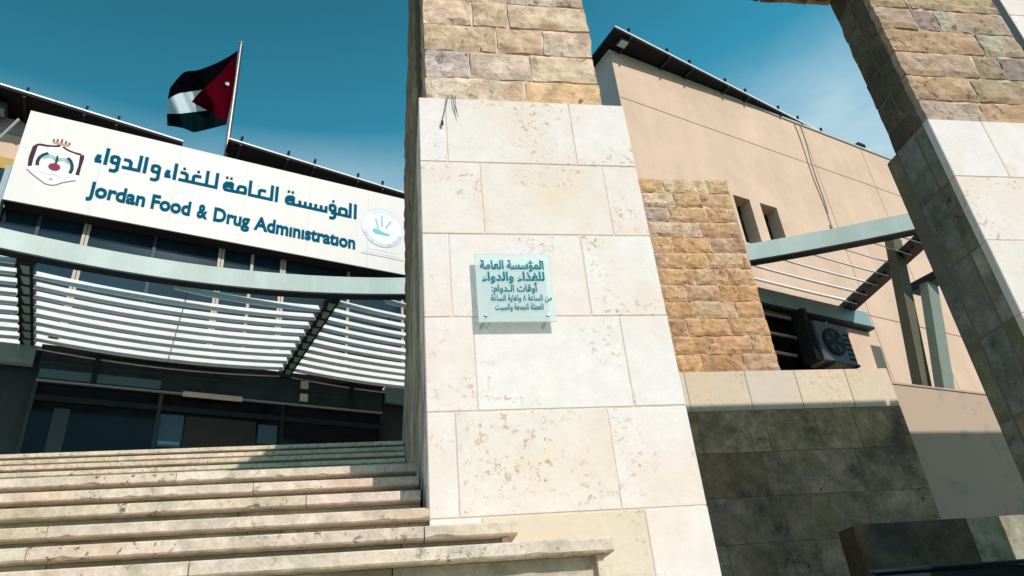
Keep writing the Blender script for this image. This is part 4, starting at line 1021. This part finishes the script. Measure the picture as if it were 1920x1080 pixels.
def slat(u0, u1, w_, sag):
    if u1 - u0 < 0.25: return
    n = 10; v, f = [], []
    c45 = math.cos(math.radians(46)); s45 = math.sin(math.radians(46))
    dd = random.uniform(-0.008, 0.008)
    for i in range(n + 1):
        t = i / n; u = u0 + (u1 - u0) * t
        zc = Z_C + 0.04 - sag * 4 * t * (1 - t) + dd
        for (a, b) in ((-SB / 2, -STH / 2), (SB / 2, -STH / 2), (SB / 2, STH / 2), (-SB / 2, STH / 2)):
            v.append((u, w_ + a * c45 - b * s45, zc + a * s45 + b * c45))
    for i in range(n):
        for j in range(4): f.append((i * 4 + j, i * 4 + (j + 1) % 4, (i + 1) * 4 + (j + 1) % 4, (i + 1) * 4 + j))
    f += [(3, 2, 1, 0), (n * 4, n * 4 + 1, n * 4 + 2, n * 4 + 3)]
    link('slat', v, f, M['slat'], pg)
def clip_front(u0, u1, w_):
    us = [u0 + (u1 - u0) * k / 80 for k in range(81)]
    ok = [u for u in us if BW(u) + 0.20 < w_]
    # the longest run
    best, cur = [], []
    for u in us:
        if BW(u) + 0.20 < w_: cur.append(u)
        else:
            if len(cur) > len(best): best = cur
            cur = []
    if len(cur) > len(best): best = cur
    return (best[0], best[-1]) if len(best) > 1 else None
for w_ in WK:
    bays = [(-5.4, raf_u(0, w_) - 0.105, 0.05), (raf_u(0, w_) + 0.105, raf_u(1, w_) - 0.105, 0.10), (raf_u(1, w_) + 0.105, 6.72, 0.10)] if w_ > 7.6 else []
    if w_ <= 7.4: bays = [(7.2, raf_u(3, w_) - 0.06, 0.02)]
    elif w_ <= 9.9: bays = bays[2:]
    for (a, b, sg_) in bays:
        c = clip_front(a, b, w_)
        if c: slat(c[0], c[1], w_, sg_ * (c[1] - c[0]) / max(0.1, (b - a)))
MB().tube([(0.62, 10.55, 5.98), (0.62, 12.0, 5.93), (0.62, 13.5, 5.98)], 0.010, 6).make('tie_rod', M['steel_dark'], pg)
# slanting posts at the right end
def gpt(p): return Vector((Vector(p).dot(FU), Vector(p).dot(FW), p[2]))
A0, A1 = gpt((7.35, 9.1, 1.2)), gpt((8.30, 9.1, 6.15))
MB().beam(A0, A1, 0.22, 0.16, up=(0, 1, 0)).make('slanting_post', M['olive'], pg)
A2, A3 = gpt((7.62, 8.9, 2.0)), gpt((8.42, 8.9, 5.14))
MB().beam(A2, A3, 0.25, 0.14, up=(0, 1, 0)).make('slanting_post', plain('grey_green_steel', (0.20, 0.24, 0.20), 0.6, var=0.1), pg)

# ------------------------------------------------------------------ plaque on the pillar
PY = 2.952
mp_, tp_, bp2 = new_mat('frosted_aqua_acrylic')
bp2.inputs['Base Color'].default_value = (0.74, 0.84, 0.83, 1); bp2.inputs['Roughness'].default_value = 0.12
tr_ = tp_.nodes.new('ShaderNodeBsdfTransparent'); tr_.inputs[0].default_value = (0.90, 0.97, 0.96, 1)
ms_ = tp_.nodes.new('ShaderNodeMixShader'); ms_.inputs[0].default_value = 0.52
tp_.links.new(tr_.outputs[0], ms_.inputs[1]); tp_.links.new(bp2.outputs[0], ms_.inputs[2]); tp_.links.new(ms_.outputs[0], tp_.nodes['Material Output'].inputs[0])
M['plaque'] = mp_
pq = thing('hours_plaque', 'square aqua acrylic plaque with teal Arabic opening hours on the cream pillar', 'plaque', (0.578, PY, 1.51))
MB().bbox(0.395, 0.764, PY, PY + 0.008, 1.512, 1.888, 0.002).make('panel', M['plaque'], pq)
for (x_, z_) in ((0.432, 1.852), (0.727, 1.852), (0.432, 1.548), (0.727, 1.548)):
    MB().tube([(x_, PY - 0.006, z_), (x_, PY - 0.0045, z_), (x_, 2.998, z_)], [0.007, 0.0085, 0.0085], 12).make('standoff', M['chrome'], pq)
FORMS = {'ا': (0xFE8D, 0), 'أ': (0xFE83, 0), 'ؤ': (0xFE85, 0), 'ب': (0xFE8F, 1), 'ة': (0xFE93, 0), 'ت': (0xFE95, 1), 'ج': (0xFE9D, 1), 'د': (0xFEA9, 0), 'ذ': (0xFEAB, 0),
         'س': (0xFEB1, 1), 'ط': (0xFEC1, 1), 'ع': (0xFEC9, 1), 'غ': (0xFECD, 1), 'ق': (0xFED5, 1), 'ل': (0xFEDD, 1), 'م': (0xFEE1, 1), 'ن': (0xFEE5, 1), 'و': (0xFEED, 0), 'ي': (0xFEF1, 1), 'ـ': (0x640, 2)}
def shape(s):
    o = []
    for i, ch in enumerate(s):
        if ch not in FORMS: o.append(ch); continue
        cp_, jl = FORMS[ch]
        prev = i > 0 and s[i - 1] in FORMS and FORMS[s[i - 1]][1] >= 1
        nxt = jl >= 1 and i + 1 < len(s) and s[i + 1] in FORMS
        if jl == 2: o.append(ch); continue
        k = (3 if prev and nxt else 2 if nxt else 1 if prev else 0)
        if jl == 0: k = 1 if prev else 0
        o.append(chr(cp_ + k))
    return ''.join(reversed(o))
lines = [('المؤسسة العامة', 0.420, 0.732, 1.800, 0.066, 0.028), ('للغذاء والدواء', 0.425, 0.730, 1.735, 0.066, 0.028), (':أوقات الـدوام'[1:] + ':', 0.468, 0.692, 1.675, 0.052, 0.02),
         ('من الساعة ٨ ولغاية الساعة', 0.460, 0.752, 1.625, 0.044, 0.014), ('العطلة الجمعة والسبت', 0.478, 0.708, 1.577, 0.044, 0.014)]
for s, a, b, zz, sc_, bd in lines:
    put_text('arabic_line', shape(s), a, b, zz, sc_, PY - 0.0022, M['ink'], pq, bold=bd, thick=0.0017)
wc = thing('loose_wire', 'thin teal wires dangling over the top of the cream pillar with a small knot', 'wire', (0.30, 2.985, 2.93))
MB().tube([(0.315, 3.03, 2.965), (0.312, 2.985, 2.955), (0.30, 2.984, 2.89), (0.285, 2.984, 2.82), (0.272, 2.985, 2.76)], 0.0028, 6).make('wire', M['cable'], wc)
MB().bbox(0.266, 0.279, 2.978, 2.99, 2.735, 2.765, 0.003).make('knot', M['steel_dark'], wc)
MB().tube([(0.335, 3.03, 2.965), (0.337, 2.985, 2.955), (0.343, 2.984, 2.89), (0.356, 2.985, 2.83)], 0.0024, 6).make('wire', M['cable'], wc)
MB().tube([(0.352, 3.03, 2.966), (0.353, 2.985, 2.955), (0.352, 2.984, 2.88), (0.360, 2.985, 2.80)], 0.0020, 6).make('wire', M['cable'], wc)
